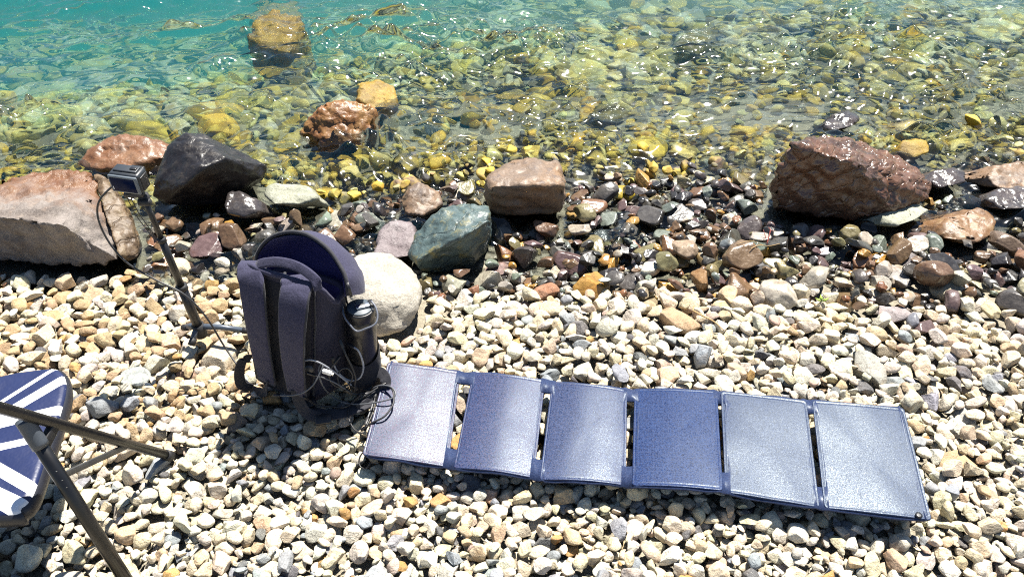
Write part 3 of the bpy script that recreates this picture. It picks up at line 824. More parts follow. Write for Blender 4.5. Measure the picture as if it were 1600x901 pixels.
# ------------------------------------------------------------------ water
wr = np.random.default_rng(3)
waves = []
for lam, n, st in ((0.75, 6, 0.055), (0.36, 10, 0.095), (0.19, 16, 0.13), (0.10, 22, 0.18), (0.055, 26, 0.17)):
    for _ in range(n):
        l = lam * wr.uniform(0.75, 1.35)
        th = math.radians(-78 + wr.normal(0, 34))
        waves.append((2 * math.pi / l, th, wr.uniform(0, 6.283), st * l / (2 * math.pi) * math.sqrt(2.0 / n)))
def wz(X, Y):
    Z = np.zeros_like(X)
    near = (np.abs(X) < 4.5) & (Y < 7)
    x, y = X[near], Y[near]
    wx = x + 0.05 * np.sin(3.1 * y + 1.2 * x) + 0.02 * np.sin(9 * y + 7 * x)
    wy = y + 0.05 * np.sin(2.7 * x - 1.7 * y) + 0.02 * np.sin(8 * x - 6 * y)
    gust = 0.75 + 0.45 * np.sin(1.7 * x + 2.3 * y + 0.5) * np.sin(2.1 * y - 0.9 * x)
    shore = 1.0 + (0.25 + 0.75 / (1 + np.exp(-(x - 0.2) * 6))) * np.exp(-((y - ysh(x) - 0.42) / 0.30) ** 2)
    gust = gust * (1 + 0.9 * np.exp(-((y - 2.95 - 0.35 * (x + 1.2)) / 0.28) ** 2) / (1 + np.exp((x + 0.2) * 4)))
    z = np.zeros_like(x)
    for kq, th, ph, am in waves:
        z += am * np.sin(kq * (math.cos(th) * wx + math.sin(th) * wy) + ph) * (gust * shore if kq > 14 else 1.0)
    z = z + 0.6 * np.clip(z, 0, None) ** 2 / 0.012
    edge = np.clip((4.5 - np.abs(x)) / 0.8, 0, 1) * np.clip((7 - y) / 1.5, 0, 1)
    Z[near] = z * edge
    return WL + Z
k = NT('lake_water')
k.t.nodes.remove(k.b)
fr = k.n('Fresnel'); fr.inputs['IOR'].default_value = 1.48
tr = k.n('BsdfTransparent'); tr.inputs[0].default_value = (0.95, 0.99, 0.985, 1)
rf = k.n('BsdfRefraction'); rf.inputs['IOR'].default_value = 1.333; rf.inputs['Roughness'].default_value = 0.0; rf.inputs['Color'].default_value = (0.95, 0.99, 0.985, 1)
gl = k.n('BsdfGlossy'); gl.inputs['Roughness'].default_value = 0.08
m1 = k.n('MixShader'); m1.inputs[0].default_value = 0.44
k.l(tr.outputs[0], m1.inputs[1]); k.l(rf.outputs[0], m1.inputs[2])
m2 = k.n('MixShader')
k.l(fr.outputs[0], m2.inputs[0]); k.l(m1.outputs[0], m2.inputs[1]); k.l(gl.outputs[0], m2.inputs[2])
k.l(m2.outputs[0], k.out.inputs['Surface'])
va = k.n('VolumeAbsorption')
va.inputs['Color'].default_value = (0.12, 0.88, 0.93, 1)
va.inputs['Density'].default_value = 0.60
vs = k.n('VolumeScatter')
vs.inputs['Color'].default_value = (0.06, 0.60, 1.0, 1)
vs.inputs['Density'].default_value = 0.34
vadd = k.n('AddShader'); k.l(va.outputs[0], vadd.inputs[0]); k.l(vs.outputs[0], vadd.inputs[1])
k.l(vadd.outputs[0], k.out.inputs['Volume'])
water = sheet('water', grid_lines(-2.9, 2.9, 0.0085, -400, 400), grid_lines(1.65, 4.7, 0.0085, 1.5, 900), wz, k.m)
tag(water, 'clear rippling lake water over the stony shallows', kind='structure')

# ------------------------------------------------------------------ folding solar panel: one cloth backing with five slots, six raised sections
k = NT('solar_section')
uv = k.n('TexCoord').outputs['UV']
opos = k.n('TexCoord').outputs['Object']
gr = k.noise(opos, 300, 4, 0.85)
gr2 = k.noise(opos, 520, 2, 0.6)
big = k.noise(opos, 11, 3, 0.6).outputs[0]
sepx = k.n('SeparateXYZ'); k.l(uv, sepx.inputs[0])
def line(sock, period, w):
    f = k.math('FRACT', k.math('DIVIDE', sock, period))
    return k.math('LESS_THAN', f, w)
lines = k.math('MAXIMUM', line(sepx.outputs[0], 0.0105, 0.10), line(sepx.outputs[1], 0.0105, 0.10))
tone = k.n('ObjectInfo').outputs['Color']
tsep = k.n('SeparateColor'); k.l(tone, tsep.inputs[0])
weave = k.math('MULTIPLY', k.math('SINE', k.math('MULTIPLY', sepx.outputs[0], 2600)), k.math('SINE', k.math('MULTIPLY', sepx.outputs[1], 2600)))
grf = k.ramp(gr.outputs[0], [(0.40, 0.0), (0.60, 1.0)])
base = k.mix(tsep.outputs[1], k.mix(grf, (0.014, 0.028, 0.075), (0.090, 0.130, 0.230)), k.mix(grf, (0.002, 0.014, 0.080), (0.045, 0.100, 0.27)))
base = k.mix(k.math('MULTIPLY', lines, 0.30), base, (0.08, 0.12, 0.24))
pink = k.math('MULTIPLY', k.ramp(gr2.outputs[0], [(0.46, 0.0), (0.62, 1.0)]), tsep.outputs[0])
base = k.mix(pink, base, (0.30, 0.19, 0.25))  # pinkish sheen painted as speckles into the base colour
drops = k.math('MULTIPLY', k.ramp(k.noise(opos, 170, 2, 0.5).outputs[0], [(0.66, 0.0), (0.70, 1.0)]), k.ramp(k.noise(opos, 14, 2).outputs[0], [(0.52, 0.0), (0.62, 0.9)]))
base = k.mix(drops, base, (0.006, 0.010, 0.035))
k.set(Base_Color=k.mix(1.0, base, (0.45, 0.45, 0.5), 'MULTIPLY'), Roughness=k.ramp(gr2.outputs[0], [(0.35, 0.22), (0.65, 0.50)]), Normal=k.bump(k.math('ADD', gr.outputs[0], k.math('MULTIPLY', weave, 0.15)), 0.35, 0.0005))
k.b.inputs['Specular IOR Level'].default_value = 0.25
k.l(k.mix(pink, (0.84, 0.95, 1.0), (1.0, 0.84, 0.90)), k.b.inputs['Specular Tint'])
M_SOLAR = k.m
k = NT('solar_backing')
opos = k.n('TexCoord').outputs['Object']
gr = k.noise(opos, 700, 3, 0.7)
k.set(Base_Color=k.mix(gr.outputs[0], (0.006, 0.014, 0.045), (0.035, 0.06, 0.13)), Roughness=0.45, Normal=k.bump(gr.outputs[0], 0.5, 0.002))
M_BACKING = k.m

SEC = [  # far left, far right, near right, near left sightings and heights above the stones
    ((613, 566, .046), (713, 580, .024), (692, 728, .006), (574, 711, .026)),
    ((745, 583, .026), (845, 593, .024), (827, 745, .014), (716, 731, .018)),
    ((869, 597, .026), (973, 608, .026), (970, 757, .020), (851, 749, .022)),
    ((999, 608, .018), (1113, 611, .028), (1121, 765, .046), (996, 758, .036)),
    ((1134, 612, .036), (1252, 625, .042), (1272, 791, .036), (1142, 770, .036)),
    ((1277, 626, .044), (1404, 637, .052), (1446, 811, .044), (1298, 794, .036))]
ZB = 0.008
SECW = [[at(px, py, z + ZB) for px, py, z in s] for s in SEC]
pc = sum((p for s in SECW for p in s), Vector()) / 24
pc.z = 0.0
solar = empty('solar_panel', pc)
tag(solar, 'long dark blue folding solar panel of six sections lying unfolded on the pebbles', 'solar panel')
LOC = Matrix.Translation(pc)
cols = []                                        # columns of the backing: far point, near point, is the column right of it open (slot)
for i, (fl, fr_, nr, nl) in enumerate(SECW):
    if i:
        pfr, pnr = SECW[i - 1][1], SECW[i - 1][2]
        for f in (0.12, 0.38, 0.62, 0.88):
            dip = Vector((0, 0, -0.006 * math.sin(math.pi * f)))
            cols.append([pfr.lerp(fl, f) + dip, pnr.lerp(nl, f) + dip, f < 0.85])
    for q in range(9):
        t = q / 8
        if i == 0 and q == 0:
            cols.append([fl + (fl - fr_) * 0.03, nl + (nl - nr) * 0.015, False])
        bw = Vector((0, 0, (0.002, 0.0055, 0.0055, 0.004, 0.001, 0.0015)[i] * 4 * t * (1 - t) - (0.0062 if 0 < q < 8 else 0.004))); cols.append([fl.lerp(fr_, t) + bw, nl.lerp(nr, t) + bw, False])
    if i == 5: cols.append([fr_ + (fr_ - fl) * 0.02, nr + (nr - nl) * 0.015, False])
TS = [-0.015, 0.05, 0.13, 0.16, 0.3, 0.45, 0.6, 0.75, 0.79, 0.82, 0.91, 1.015]
bm = bmesh.new()
vg = []
for ci, (a, b, op) in enumerate(cols):
    row = []
    for ti, t in enumerate(TS):
        p = a.lerp(b, t)
        p.z += 0.003 * noise.noise(Vector((ci * 0.35, t * 4, 1))) + (0.004 * noise.noise(Vector((ci * 0.22, t * 2, 9))) if t in (TS[0], TS[-1]) else 0)
        p += (b - a).normalized() * (0.0025 * noise.noise(Vector((ci * 0.4, 5 + ti, 2))) if ti in (0, len(TS) - 1) else 0)
        row.append(bm.verts.new(p))
    vg.append(row)
for ci in range(len(cols) - 1):
    for ti in range(len(TS) - 1):
        if cols[ci][2] and cols[ci + 1][2] is not None and TS[ti] >= 0.129 and TS[ti + 1] <= 0.821 and ci + 1 < len(cols): continue
        bm.faces.new((vg[ci][ti], vg[ci + 1][ti], vg[ci + 1][ti + 1], vg[ci][ti + 1]))
bo = from_bm('backing', bm, M_SOLAR, solar, local=LOC); bo.color = (0.1, 0.25, 0, 1)
sm = bo.modifiers.new('thick', 'SOLIDIFY'); sm.thickness = 0.004; sm.offset = -1
BOW = (0.002, 0.0055, 0.0055, 0.004, 0.001, 0.0015)
def sag(i, u, v):
    return BOW[i] * 4 * u * (1 - u) + 0.0012 * noise.noise(Vector((u * 3 + i * 7, v * 3, i)))
def rrect(n, rx, ry):
    out = []
    for cx, cy, a0 in ((1 - rx, 1 - ry, 0), (rx, 1 - ry, 90), (rx, ry, 180), (1 - rx, ry, 270)):
        for q in range(n + 1):
            a = math.radians(a0 + 90 * q / n)
            out.append((cx + rx * math.cos(a), cy + ry * math.sin(a)))
    return out
for i, (fl, fr_, nr, nl) in enumerate(SECW):
    bm = bmesh.new()
    ul = bm.loops.layers.uv.new('UVMap')
    W_, H_ = (fr_ - fl).length, (nl - fl).length
    prof = rrect(5, 0.035, 0.026)
    # dense edge
    dense = []
    for j in range(len(prof)):
        a, b = Vector(prof[j - 1]), Vector(prof[j])
        m = max(1, int((b - a).length / 0.09))
        for q in range(m): dense.append(a.lerp(b, (q + 1) / m))
    rings, uvs = [], {}
    for s_, dz in ((1.0, -0.002), (1.0, 0.0004), (0.994, 0.0012), (0.985, 0.0012), (0.960, 0.0012), (0.953, 0.0009), (0.946, 0.0012), (0.92, 0.0012), (0.75, 0.0012), (0.5, 0.0012), (0.25, 0.0012)):
        ring = []
        for c in dense:
            u, v = 0.5 + (c.x - 0.5) * s_ * 1.135, 0.5 + (c.y - 0.5) * s_ * 1.005
            p = fl.lerp(fr_, u).lerp(nl.lerp(nr, u), v)
            p.z += dz + sag(i, u, v)
            w = bm.verts.new(p); uvs[w] = (u * W_, v * H_); ring.append(w)
        rings.append(ring)
    cp = fl.lerp(fr_, .5).lerp(nl.lerp(nr, .5), .5); cp.z += 0.0012 + sag(i, .5, .5)
    cv = bm.verts.new(cp); uvs[cv] = (W_ / 2, H_ / 2)
    for a, b in zip(rings, rings[1:]):
        for j in range(len(a)): bm.faces.new((a[j - 1], a[j], b[j], b[j - 1]))
    for j in range(len(rings[-1])): bm.faces.new((rings[-1][j - 1], rings[-1][j], cv))
    for f in bm.faces:
        for lp in f.loops: lp[ul].uv = uvs[lp.vert]
    o = from_bm('cell_section', bm, M_SOLAR, solar, local=LOC)
    o.color = ((0.62, 0.30, 0.16, 0.06, 0.02, 0.0)[i], (0.05, 0.6, 0.55, 1.0, 0.1, 0.05)[i], 0, 1)  # pink and blue shares paint each section's differing reflection into its base colour
    if i == 3: o['label'] = 'darkest blue section'
    if i == 0: o['label'] = 'pinkish shimmering section'
# grommet at the near right corner, cord loop at the near left one
g = SECW[5][2] + Vector((-0.012, 0.006, 0.006))
bm = bmesh.new(); add_lathe(bm, [(0.0065, -0.002), (0.0065, 0.0004), (0.003, 0.0006)], Matrix.Translation(g), 14)
from_bm('grommet', bm, M_BLACK, solar, local=LOC)
c0 = at(570, 716, 0.02)
bm = bmesh.new(); add_tube(bm, catmull([c0 + Vector((0.013 * math.cos(a) , 0.016 * math.sin(a), 0.012 * math.cos(a * 0.7))) for a in np.linspace(0, 6.0, 10)], 4), 0.0016, 6)
from_bm('cord_loop', bm, M_BLACK, solar, local=LOC)

# ------------------------------------------------------------------ backpack
L0, F0, R0 = at(397, 600, 0), at(488, 640, 0), at(562, 587, 0)
B0 = L0 + R0 - F0
L1, F1, R1 = onY(374, 420, 1.262), onY(490, 440, 1.186), onY(548, 440, 1.295)
for p in (L1, F1, R1): p.z = 0
B1 = L1 + R1 - F1
pk = (L0 + R0) / 2
ZP = 0.004
pk.z = 0
pack = empty('backpack', pk)
tag(pack, 'dark purple-grey backpack standing open on the pebbles, shoulder straps towards the viewer', 'backpack')
LP = Matrix.Translation(pk)
def plan(u, v, h):
    a = L0.lerp(F0, u).lerp(B0.lerp(R0, u), v)
    b = L1.lerp(F1, u).lerp(B1.lerp(R1, u), v)
    return a.lerp(b, h)
def rim(v): 
    t = min(1, max(0, v / 0.55))
    return 0.352 - 0.088 * t * t * (3 - 2 * t)
pr = []
base_prof = rrect(7, 0.27, 0.30)
for j in range(len(base_prof)):
    a, b = Vector(base_prof[j - 1]), Vector(base_prof[j])
    m = max(1, int((b - a).length / 0.07))
    for q in range(m): pr.append(a.lerp(b, (q + 1) / m))
HS = [0.0, 0.02, 0.06, 0.12, 0.2, 0.3, 0.4, 0.5, 0.6, 0.7, 0.8, 0.88, 0.94, 0.98, 1.0]
def pack_point(c, h, inset=0.0):
    bul = 1 + 0.07 * math.sin(math.pi * min(1, h * 1.05)) - (0.10 if h < 0.01 else 0.03 if h < 0.03 else 0) - inset
    u, v = 0.5 + (c.x - 0.5) * bul, 0.5 + (c.y - 0.5) * bul
    p = plan(u, v, h)
    p.z = ZP + rim(c.y) * h
    wob = noise.noise(Vector((c.x * 3.0, c.y * 3.0 + 7, h * 5))) + 0.5 * noise.noise(Vector((c.x * 9, c.y * 9, h * 13)))
    d = Vector((p.x - pk.x, p.y - pk.y, 0)).normalized()
    return p + d * 0.006 * wob
bm = bmesh.new()
rings = [[bm.verts.new(pack_point(c, h)) for c in pr] for h in HS]
for a, b in zip(rings, rings[1:]):
    for j in range(len(a)): bm.faces.new((a[j - 1], a[j], b[j], b[j - 1]))
bm.faces.new(rings[0])
from_bm('body', bm, M_PACK_SHADED, pack, local=LP)
# padded back panel: a darker mesh pad proud of the cloth on the strap side
bm = bmesh.new()
gridp = []
for r_ in range(15):
    h = 0.05 + 0.90 * r_ / 14
    row = []
    for q in range(13):
        u = 0.10 + 0.84 * q / 12
        p = pack_point(Vector((u, -0.005 + 0.05 * max(0, abs(u - 0.5) - 0.34) * 6)), h)
        v_out = Vector((-0.55, -0.83, 0))
        edge = min(1, min(q, 12 - q) / 1.5) * min(1, min(r_, 14 - r_) / 1.5)
        quilt = 0.002 * math.cos(u * 18) * math.cos(h * 26)
        row.append(bm.verts.new(p + v_out * (0.001 + 0.006 * edge + quilt * edge)))
    gridp.append(row)
for r_ in range(14):
    for q in range(12): bm.faces.new((gridp[r_][q], gridp[r_][q + 1], gridp[r_ + 1][q + 1], gridp[r_ + 1][q]))
from_bm('back_padding', bm, M_PACK_DARK, pack, local=LP)
# lining seen through the open top
bm = bmesh.new()
HI = [1.0, 0.93, 0.8, 0.6, 0.45]
rings = [[bm.verts.new(pack_point(c, h, 0.07)) for c in pr] for h in HI]
for a, b in zip(rings, rings[1:]):
    for j in range(len(a)): bm.faces.new((a[j - 1], a[j], b[j], b[j - 1]))
bm.faces.new(rings[-1])
lining = from_bm('lining', bm, M_LINING, pack, local=LP)
# rolled rim between cloth and lining
bm = bmesh.new(); rp = [pack_point(c, 1.0, 0.03) + Vector((0, 0, 0.001)) for c in pr]
add_tube(bm, rp + [rp[0]], 0.0065, 8, False)
from_bm('rim', bm, M_PACK, pack, local=LP)
# sleeve inside, catching the light behind the handle
bm = bmesh.new()
rows = []
for q in range(9):
    u = 0.2 + 0.6 * q / 8
    rows.append([bm.verts.new(plan(u, 0.24 + 0.03 * math.sin(q), h) + Vector((0, 0, z))) for h, z in ((0.6, 0.2), (0.9, 0.29), (1.0, 0.325))])
for a, b in zip(rows, rows[1:]):
    for j in range(2): bm.faces.new((a[j], b[j], b[j + 1], a[j + 1]))
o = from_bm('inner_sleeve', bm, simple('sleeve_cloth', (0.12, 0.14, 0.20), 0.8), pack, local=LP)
o.modifiers.new('thick', 'SOLIDIFY').thickness = 0.008
# open lid standing up behind
arch_px = [(399, 424), (400, 412), (404, 393), (421, 373), (449, 363), (480, 367), (510, 387), (529, 412), (540, 434), (544, 462)]
arch = []
for i, (px, py) in enumerate(arch_px):
    f = i / (len(arch_px) - 1)
    x = (px - 800) / 1232 * 1.66
    arch.append(onY(px, py, 1.318 - 0.47 * (x + 0.535) + 0.045 * math.sin(math.pi * f)))
arch = catmull(arch, 5)
vdir = Vector((0.50, 0.86, 0))
ac = (arch[0] + arch[-1]) / 2
bm = bmesh.new(); bi = bmesh.new()
R_, RI = [], []
for w in (0.0, 0.15, 0.4, 0.7, 0.9, 1.0):
    row, rowi = [], []
    for i, p in enumerate(arch):
        s_ = 1 + 0.04 * math.sin(math.pi * w) - 0.20 * w ** 3
        q = ac + (p - ac) * s_ + vdir * (0.078 * w) + Vector((0, 0, -0.045 * w))
        q += (p - ac).normalized() * 0.004 * noise.noise(Vector((i * 0.22, w * 4, 3)))
        row.append(bm.verts.new(q)); rowi.append(bi.verts.new(ac + (q - ac) * 0.955 + vdir * (-0.004)))
    R_.append(row); RI.append(rowi)
for B, RR in ((bm, R_), (bi, RI)):
    for a, b in zip(RR, RR[1:]):
        for j in range(len(a) - 1): B.faces.new((a[j], a[j + 1], b[j + 1], b[j]))
    last = RR[-1]
    cen = B.verts.new(sum((v.co for v in last), Vector()) / len(last) + vdir * 0.006)
    for j in range(len(last) - 1): B.faces.new((last[j], last[j + 1], cen))
    B.faces.new((last[-1], last[0], cen))
lid = from_bm('lid', bm, M_PACK, pack, local=LP)
from_bm('lid_lining', bi, M_LINING, lid, local=Matrix.Translation(pk))
bm = bmesh.new(); add_tube(bm, [p + Vector((0, 0, 0.001)) for p in arch], 0.0042, 8)
from_bm('zip', bm, M_WEBBING, lid, local=Matrix.Translation(pk))
# seams down the corners, zip pulls
for cu, cv_ in ((0.955, 0.07), (0.045, 0.07), (0.93, 0.93)):
    bm = bmesh.new(); add_tube(bm, [pack_point(Vector((cu, cv_)), h, -0.02) for h in np.linspace(0.04, 0.985, 18)], 0.0024, 6)
    from_bm('seam', bm, M_WEBBING, pack, local=LP)
for ai, s_ in ((3, -1), (len(arch) - 5, 1)):
    p = arch[ai]
    bm = bmesh.new(); add_strap(bm, catmull([p, p + Vector((0.006 * s_, -0.012, -0.006)), p + Vector((0.009 * s_, -0.016, -0.028))], 4), Vector((1, 0.2, 0)), 0.006, 0.002)
    from_bm('zip_pull', bm, M_BLACK, pack, local=LP)
# grab handle
hp = catmull([onY(400, 424, 1.262), onY(404, 413, 1.25), onY(434, 409, 1.235), onY(466, 417, 1.215), onY(492, 436, 1.19), onY(497, 452, 1.185)], 6)
bm = bmesh.new(); add_strap(bm, hp, Vector((0.3, 0.55, 0.75)), 0.020, 0.007)
from_bm('grab_handle', bm, M_PACK, pack, local=LP)
# shoulder straps
udir = Vector((0.90, -0.43, 0.05))
def strap(pts, w, w2):
    P = catmull([onY(*p) for p in pts], 7)
    bm = bmesh.new()
    add_strap(bm, P, udir, w, 0.012, 0.002)
    # taper towards the foot
    n = len(P)
    for i, v in enumerate(bm.verts):
        r_ = i // 20
        f = 1 + (w2 / w - 1) * max(0, (r_ / (n - 1) - 0.45) / 0.55)
        v.co = P[r_] + (v.co - P[r_]) * f if r_ < n else v.co
    o = from_bm('shoulder_strap', bm, M_PACK, pack, local=LP)
    for sd in (-1, 1):                            # stitched edge
        e = bmesh.new()
        wd = udir.normalized()
        add_tube(e, [p + wd * sd * (w * (1 + (w2 / w - 1) * max(0, (i / (n - 1) - 0.45) / 0.55)) * 0.5 - 0.0008) for i, p in enumerate(P)], 0.0030, 6)
        from_bm('piping', e, M_WEBBING, o, local=LP)
strap([(398, 410, 1.272), (392, 424, 1.246), (394, 450, 1.222), (400, 500, 1.203), (408, 550, 1.203), (418, 596, 1.216)], 0.062, 0.046)
strap([(466, 432, 1.222), (464, 446, 1.196), (459, 470, 1.172), (456, 520, 1.150), (458, 570, 1.150), (464, 614, 1.162)], 0.068, 0.048)
# adjusting webbing below the straps
def webbing(P, w=0.024, th=0.003, wd=None):
    bm = bmesh.new(); add_strap(bm, catmull(P, 6), wd or Vector((0.3, 0.5, 0.8)), w, th)
    return from_bm('webbing', bm, M_WEBBING, pack, local=LP)
webbing([onY(418, 590, 1.214), onY(414, 612, 1.222), onY(395, 608, 1.25), onY(380, 596, 1.262)], 0.022, 0.003, Vector((0.2, 0.2, 1)))
webbing([onY(392, 560, 1.25), onY(380, 562, 1.24), onY(374, 580, 1.235), onY(377, 600, 1.24), onY(392, 606, 1.25)], 0.024, 0.003, Vector((0.8, 0.5, 0.2)))
webbing([onY(464, 608, 1.160), onY(468, 628, 1.155), at(480, 645, 0.030), at(500, 652, 0.026)], 0.026, 0.004, Vector((1, 0.2, 0.2)))
webbing([at(478, 640, 0.022), at(505, 648, 0.026), at(540, 643, 0.026), at(560, 635, 0.03), at(582, 625, 0.032)], 0.030, 0.004, Vector((0.1, 1, 0.15)))
webbing([at(560, 640, 0.028), at(585, 622, 0.034), at(600, 606, 0.05), at(602, 590, 0.066), at(592, 581, 0.07), at(578, 586, 0.055)], 0.026, 0.003, Vector((0.3, 0.6, 0.7)))
for px, py, a in ((482, 630, 0.5), (571, 603, -0.4), (505, 655, 0.2)):
    bm = bmesh.new()
    add_box(bm, at(px, py, 0.035), (0.034, 0.022, 0.009), Matrix.Rotation(a, 3, 'Z') @ Matrix.Rotation(0.3, 3, 'X'), 0.002)
    from_bm('buckle', bm, M_BLACK, pack, local=LP)
bm = bmesh.new()
add_lathe(bm, [(0.0095, -0.003), (0.0095, 0.002), (0.006, 0.004)], Matrix.Translation(onY(483, 577, 1.172)) @ Matrix.Rotation(1.2, 4, 'X'), 14)
from_bm('snap_button', bm, simple('snap', (0.09, 0.085, 0.08), 0.4), pack, local=LP)
# side pocket holding the bottle
bb = at(571, 600, 0.012); bb.z = 0.012
bt = onY(562, 478, bb.y + 0.003)
axis = (bt - bb).normalized()
BM_ = Matrix.Translation(bb) @ axis.to_track_quat('Z', 'Y').to_matrix().to_4x4()
hb = (bt - bb).length
bm = bmesh.new()
rings = []
for z in (0.0, 0.004, 0.04, 0.08, 0.105, 0.112):
    ring = []
    for q in range(28):
        a = 2 * math.pi * q / 28
        r_ = 0.0375 + 0.0022 * noise.noise(Vector((math.cos(a) * 2, math.sin(a) * 2, z * 30))) - (0.004 if z < 0.003 else 0) - (0.0012 if z > 0.11 else 0)
        ring.append(bm.verts.new(BM_ @ Vector((r_ * math.cos(a), r_ * math.sin(a), z + (0.02 * math.cos(a + 0.3) * (z > 0.1))))))
    rings.append(ring)
for a, b in zip(rings, rings[1:]):
    for j in range(28): bm.faces.new((a[j - 1], a[j], b[j], b[j - 1]))
bm.faces.new(rings[0])
from_bm('side_pocket', bm, M_PACK_DARK, pack, local=LP)

# ------------------------------------------------------------------ bottle
bottle = empty('water_bottle', bb)
tag(bottle, 'black insulated water bottle with a bail handle in the side pocket of the backpack', 'bottle')
LBt = Matrix.Translation(bb)
H1 = hb - 0.030
bm = bmesh.new(); add_lathe(bm, [(0.028, 0.003), (0.0315, 0.006), (0.0325, 0.02), (0.0325, H1 - 0.012), (0.0318, H1 - 0.006), (0.029, H1 - 0.001), (0.0285, H1 + 0.001)], BM_, 36)
from_bm('flask', bm, M_BOTTLE, bottle, local=LBt)
bm = bmesh.new(); add_lathe(bm, [(0.0300, H1 + 0.0012), (0.0312, H1 + 0.003), (0.0312, H1 + 0.021), (0.0300, H1 + 0.0245), (0.0280, H1 + 0.0250)], BM_, 36)
lidb = from_bm('cap', bm, M_BLACK, bottle, local=LBt)
bm = bmesh.new(); add_lathe(bm, [(0.0268, H1 + 0.0252), (0.0268, H1 + 0.0272), (0.0255, H1 + 0.0282)], BM_, 32)
from_bm('cap_top', bm, M_LIDGREY, lidb, local=LBt)
bm = bmesh.new(); add_box(bm, BM_ @ Vector((-0.002, -0.006, H1 + 0.031)), (0.013, 0.030, 0.006), BM_.to_3x3() @ Matrix.Rotation(0.25, 3, 'Z'), 0.0015)
from_bm('spout_lever', bm, M_STEEL, lidb, local=LBt)
bm = bmesh.new(); add_box(bm, BM_ @ Vector((0.007, -0.024, H1 + 0.030)), (0.020, 0.010, 0.006), BM_.to_3x3() @ Matrix.Rotation(0.25, 3, 'Z'), 0.0015)
from_bm('spout', bm, M_BLACK, lidb, local=LBt)
hl = [(535, 478, 0.006), (537, 492, -0.018), (545, 505, -0.032), (557, 517, -0.040), (572, 513, -0.040), (586, 506, -0.034), (590, 494, -0.020), (587, 480, -0.004), (580, 470, 0.008)]
bm = bmesh.new(); add_tube(bm, catmull([onY(px, py, bb.y + dy) for px, py, dy in hl], 5), 0.0021, 8)
from_bm('bail_handle', bm, M_GREYP if False else simple('handle_grey', (0.13, 0.14, 0.17), 0.35), bottle, local=LBt)
bm = bmesh.new()
for (a0, a1, z0, z1) in ((-0.30, -0.10, 0.126, 0.131), (-0.24, -0.04, 0.133, 0.138), (-0.20, 0.02, 0.140, 0.144), (-0.12, -0.02, 0.120, 0.147)):
    c = []
    for a, z in ((a0, z0), (a1, z0 + 0.003), (a1, z1 + 0.003), (a0, z1)):
        c.append(bm.verts.new(BM_ @ Vector((0.0329 * math.cos(a), 0.0329 * math.sin(a), z))))
    bm.faces.new(c)
from_bm('print', bm, M_WHITEPRINT, bottle, smooth=False, local=LBt)

# ------------------------------------------------------------------ cables
def cable(label, P, r, mat, name='cable', ends=True, cat='cable', seg=8):
    pts = catmull(P, 7)
    base = Vector((pts[0].x, pts[0].y, 0.0))
    root = empty(name, base)
    tag(root, label, cat, 'cables around the backpack')
    M = Matrix.Translation(base)
    bm = bmesh.new(); add_tube(bm, pts, r, seg)
    from_bm('cord', bm, mat, root, local=M)
    if ends:
        for p, q in ((pts[0], pts[2]), (pts[-1], pts[-3])):
            d = (p - q).normalized()
            bm = bmesh.new(); add_box(bm, p + d * 0.008, (0.007, 0.0045, 0.020), d.to_track_quat('Z', 'Y').to_matrix(), 0.001)
            from_bm('plug', bm, M_BLACK, root, local=M)
    return root
def c8(x, y, Y=None, z=None):
    px, py = 450 + x * 0.222, 500 + y * 0.222
    return at(px, py, z) if z is not None else onY(px, py, Y)
cable('grey charging cable looping from the backpack front over the solar panel corner',
      [c8(-60, 530, 1.145), c8(20, 530, 1.135), c8(100, 512, 1.130), c8(165, 468, 1.135), c8(212, 400, 1.145), c8(245, 325, 1.160), c8(232, 312, 1.165), c8(216, 350, 1.160), c8(235, 440, 1.150), c8(300, 530, z=0.045), c8(400, 580, z=0.040),
       c8(520, 590, z=0.042), c8(650, 572, z=0.056), c8(738, 545, z=0.060), c8(755, 505, z=0.064), c8(720, 468, z=0.066), c8(660, 458, z=0.062), c8(605, 478, z=0.050), c8(612, 530, z=0.036), c8(590, 610, z=0.032), c8(560, 690, z=0.030)], 0.0018, M_CABLE_GREY)
cable('black cable loop lying across the left edge of the pinkish solar section',
      [c8(640, 470, z=0.052), c8(690, 462, z=0.060), c8(735, 490, z=0.064), c8(745, 545, z=0.062), c8(735, 600, z=0.058), c8(680, 675, z=0.052), c8(590, 722, z=0.044), c8(556, 745, z=0.036)], 0.0021, M_CABLE_BLACK)
cable('pale cable loop hanging on the dark side of the backpack below the bottle',
      [c8(462, 190, 1.205), c8(495, 215, 1.198), c8(522, 280, 1.195), c8(530, 345, 1.192), c8(505, 405, 1.190), c8(440, 425, 1.188), c8(380, 395, 1.185), c8(335, 340, 1.183), c8(325, 310, 1.185)], 0.0020, M_CABLE_PALE)
cable('short white cable with a plug sticking out beside the right shoulder strap',
      [c8(110, 285, 1.150), c8(160, 280, 1.150), c8(225, 300, 1.155), c8(300, 345, 1.165), c8(380, 405, 1.175), c8(450, 460, 1.180)], 0.0018, M_CABLE_PALE)
cable('thin grey cable crossing low over the dark base of the backpack',
      [c8(185, 385, 1.152), c8(250, 405, 1.156), c8(330, 440, 1.160), c8(410, 490, 1.165)], 0.0016, M_CABLE_GREY)
cable('dark thin cable dangling on the pebbles between the backpack and the solar panel',
      [c8(470, 560, z=0.045), c8(435, 600, z=0.034), c8(425, 680, z=0.030), c8(465, 765, z=0.026), c8(525, 792, z=0.026), c8(555, 740, z=0.028), c8(600, 640, z=0.032), c8(612, 540, z=0.040)], 0.0018, M_CABLE_BLACK)
cable('black cable hanging beside the bottle on the backpack', [c8(385, 190, 1.205), c8(410, 250, 1.196), c8(445, 320, 1.190), c8(475, 400, 1.184), c8(470, 460, 1.18)], 0.0024, M_CABLE_BLACK)
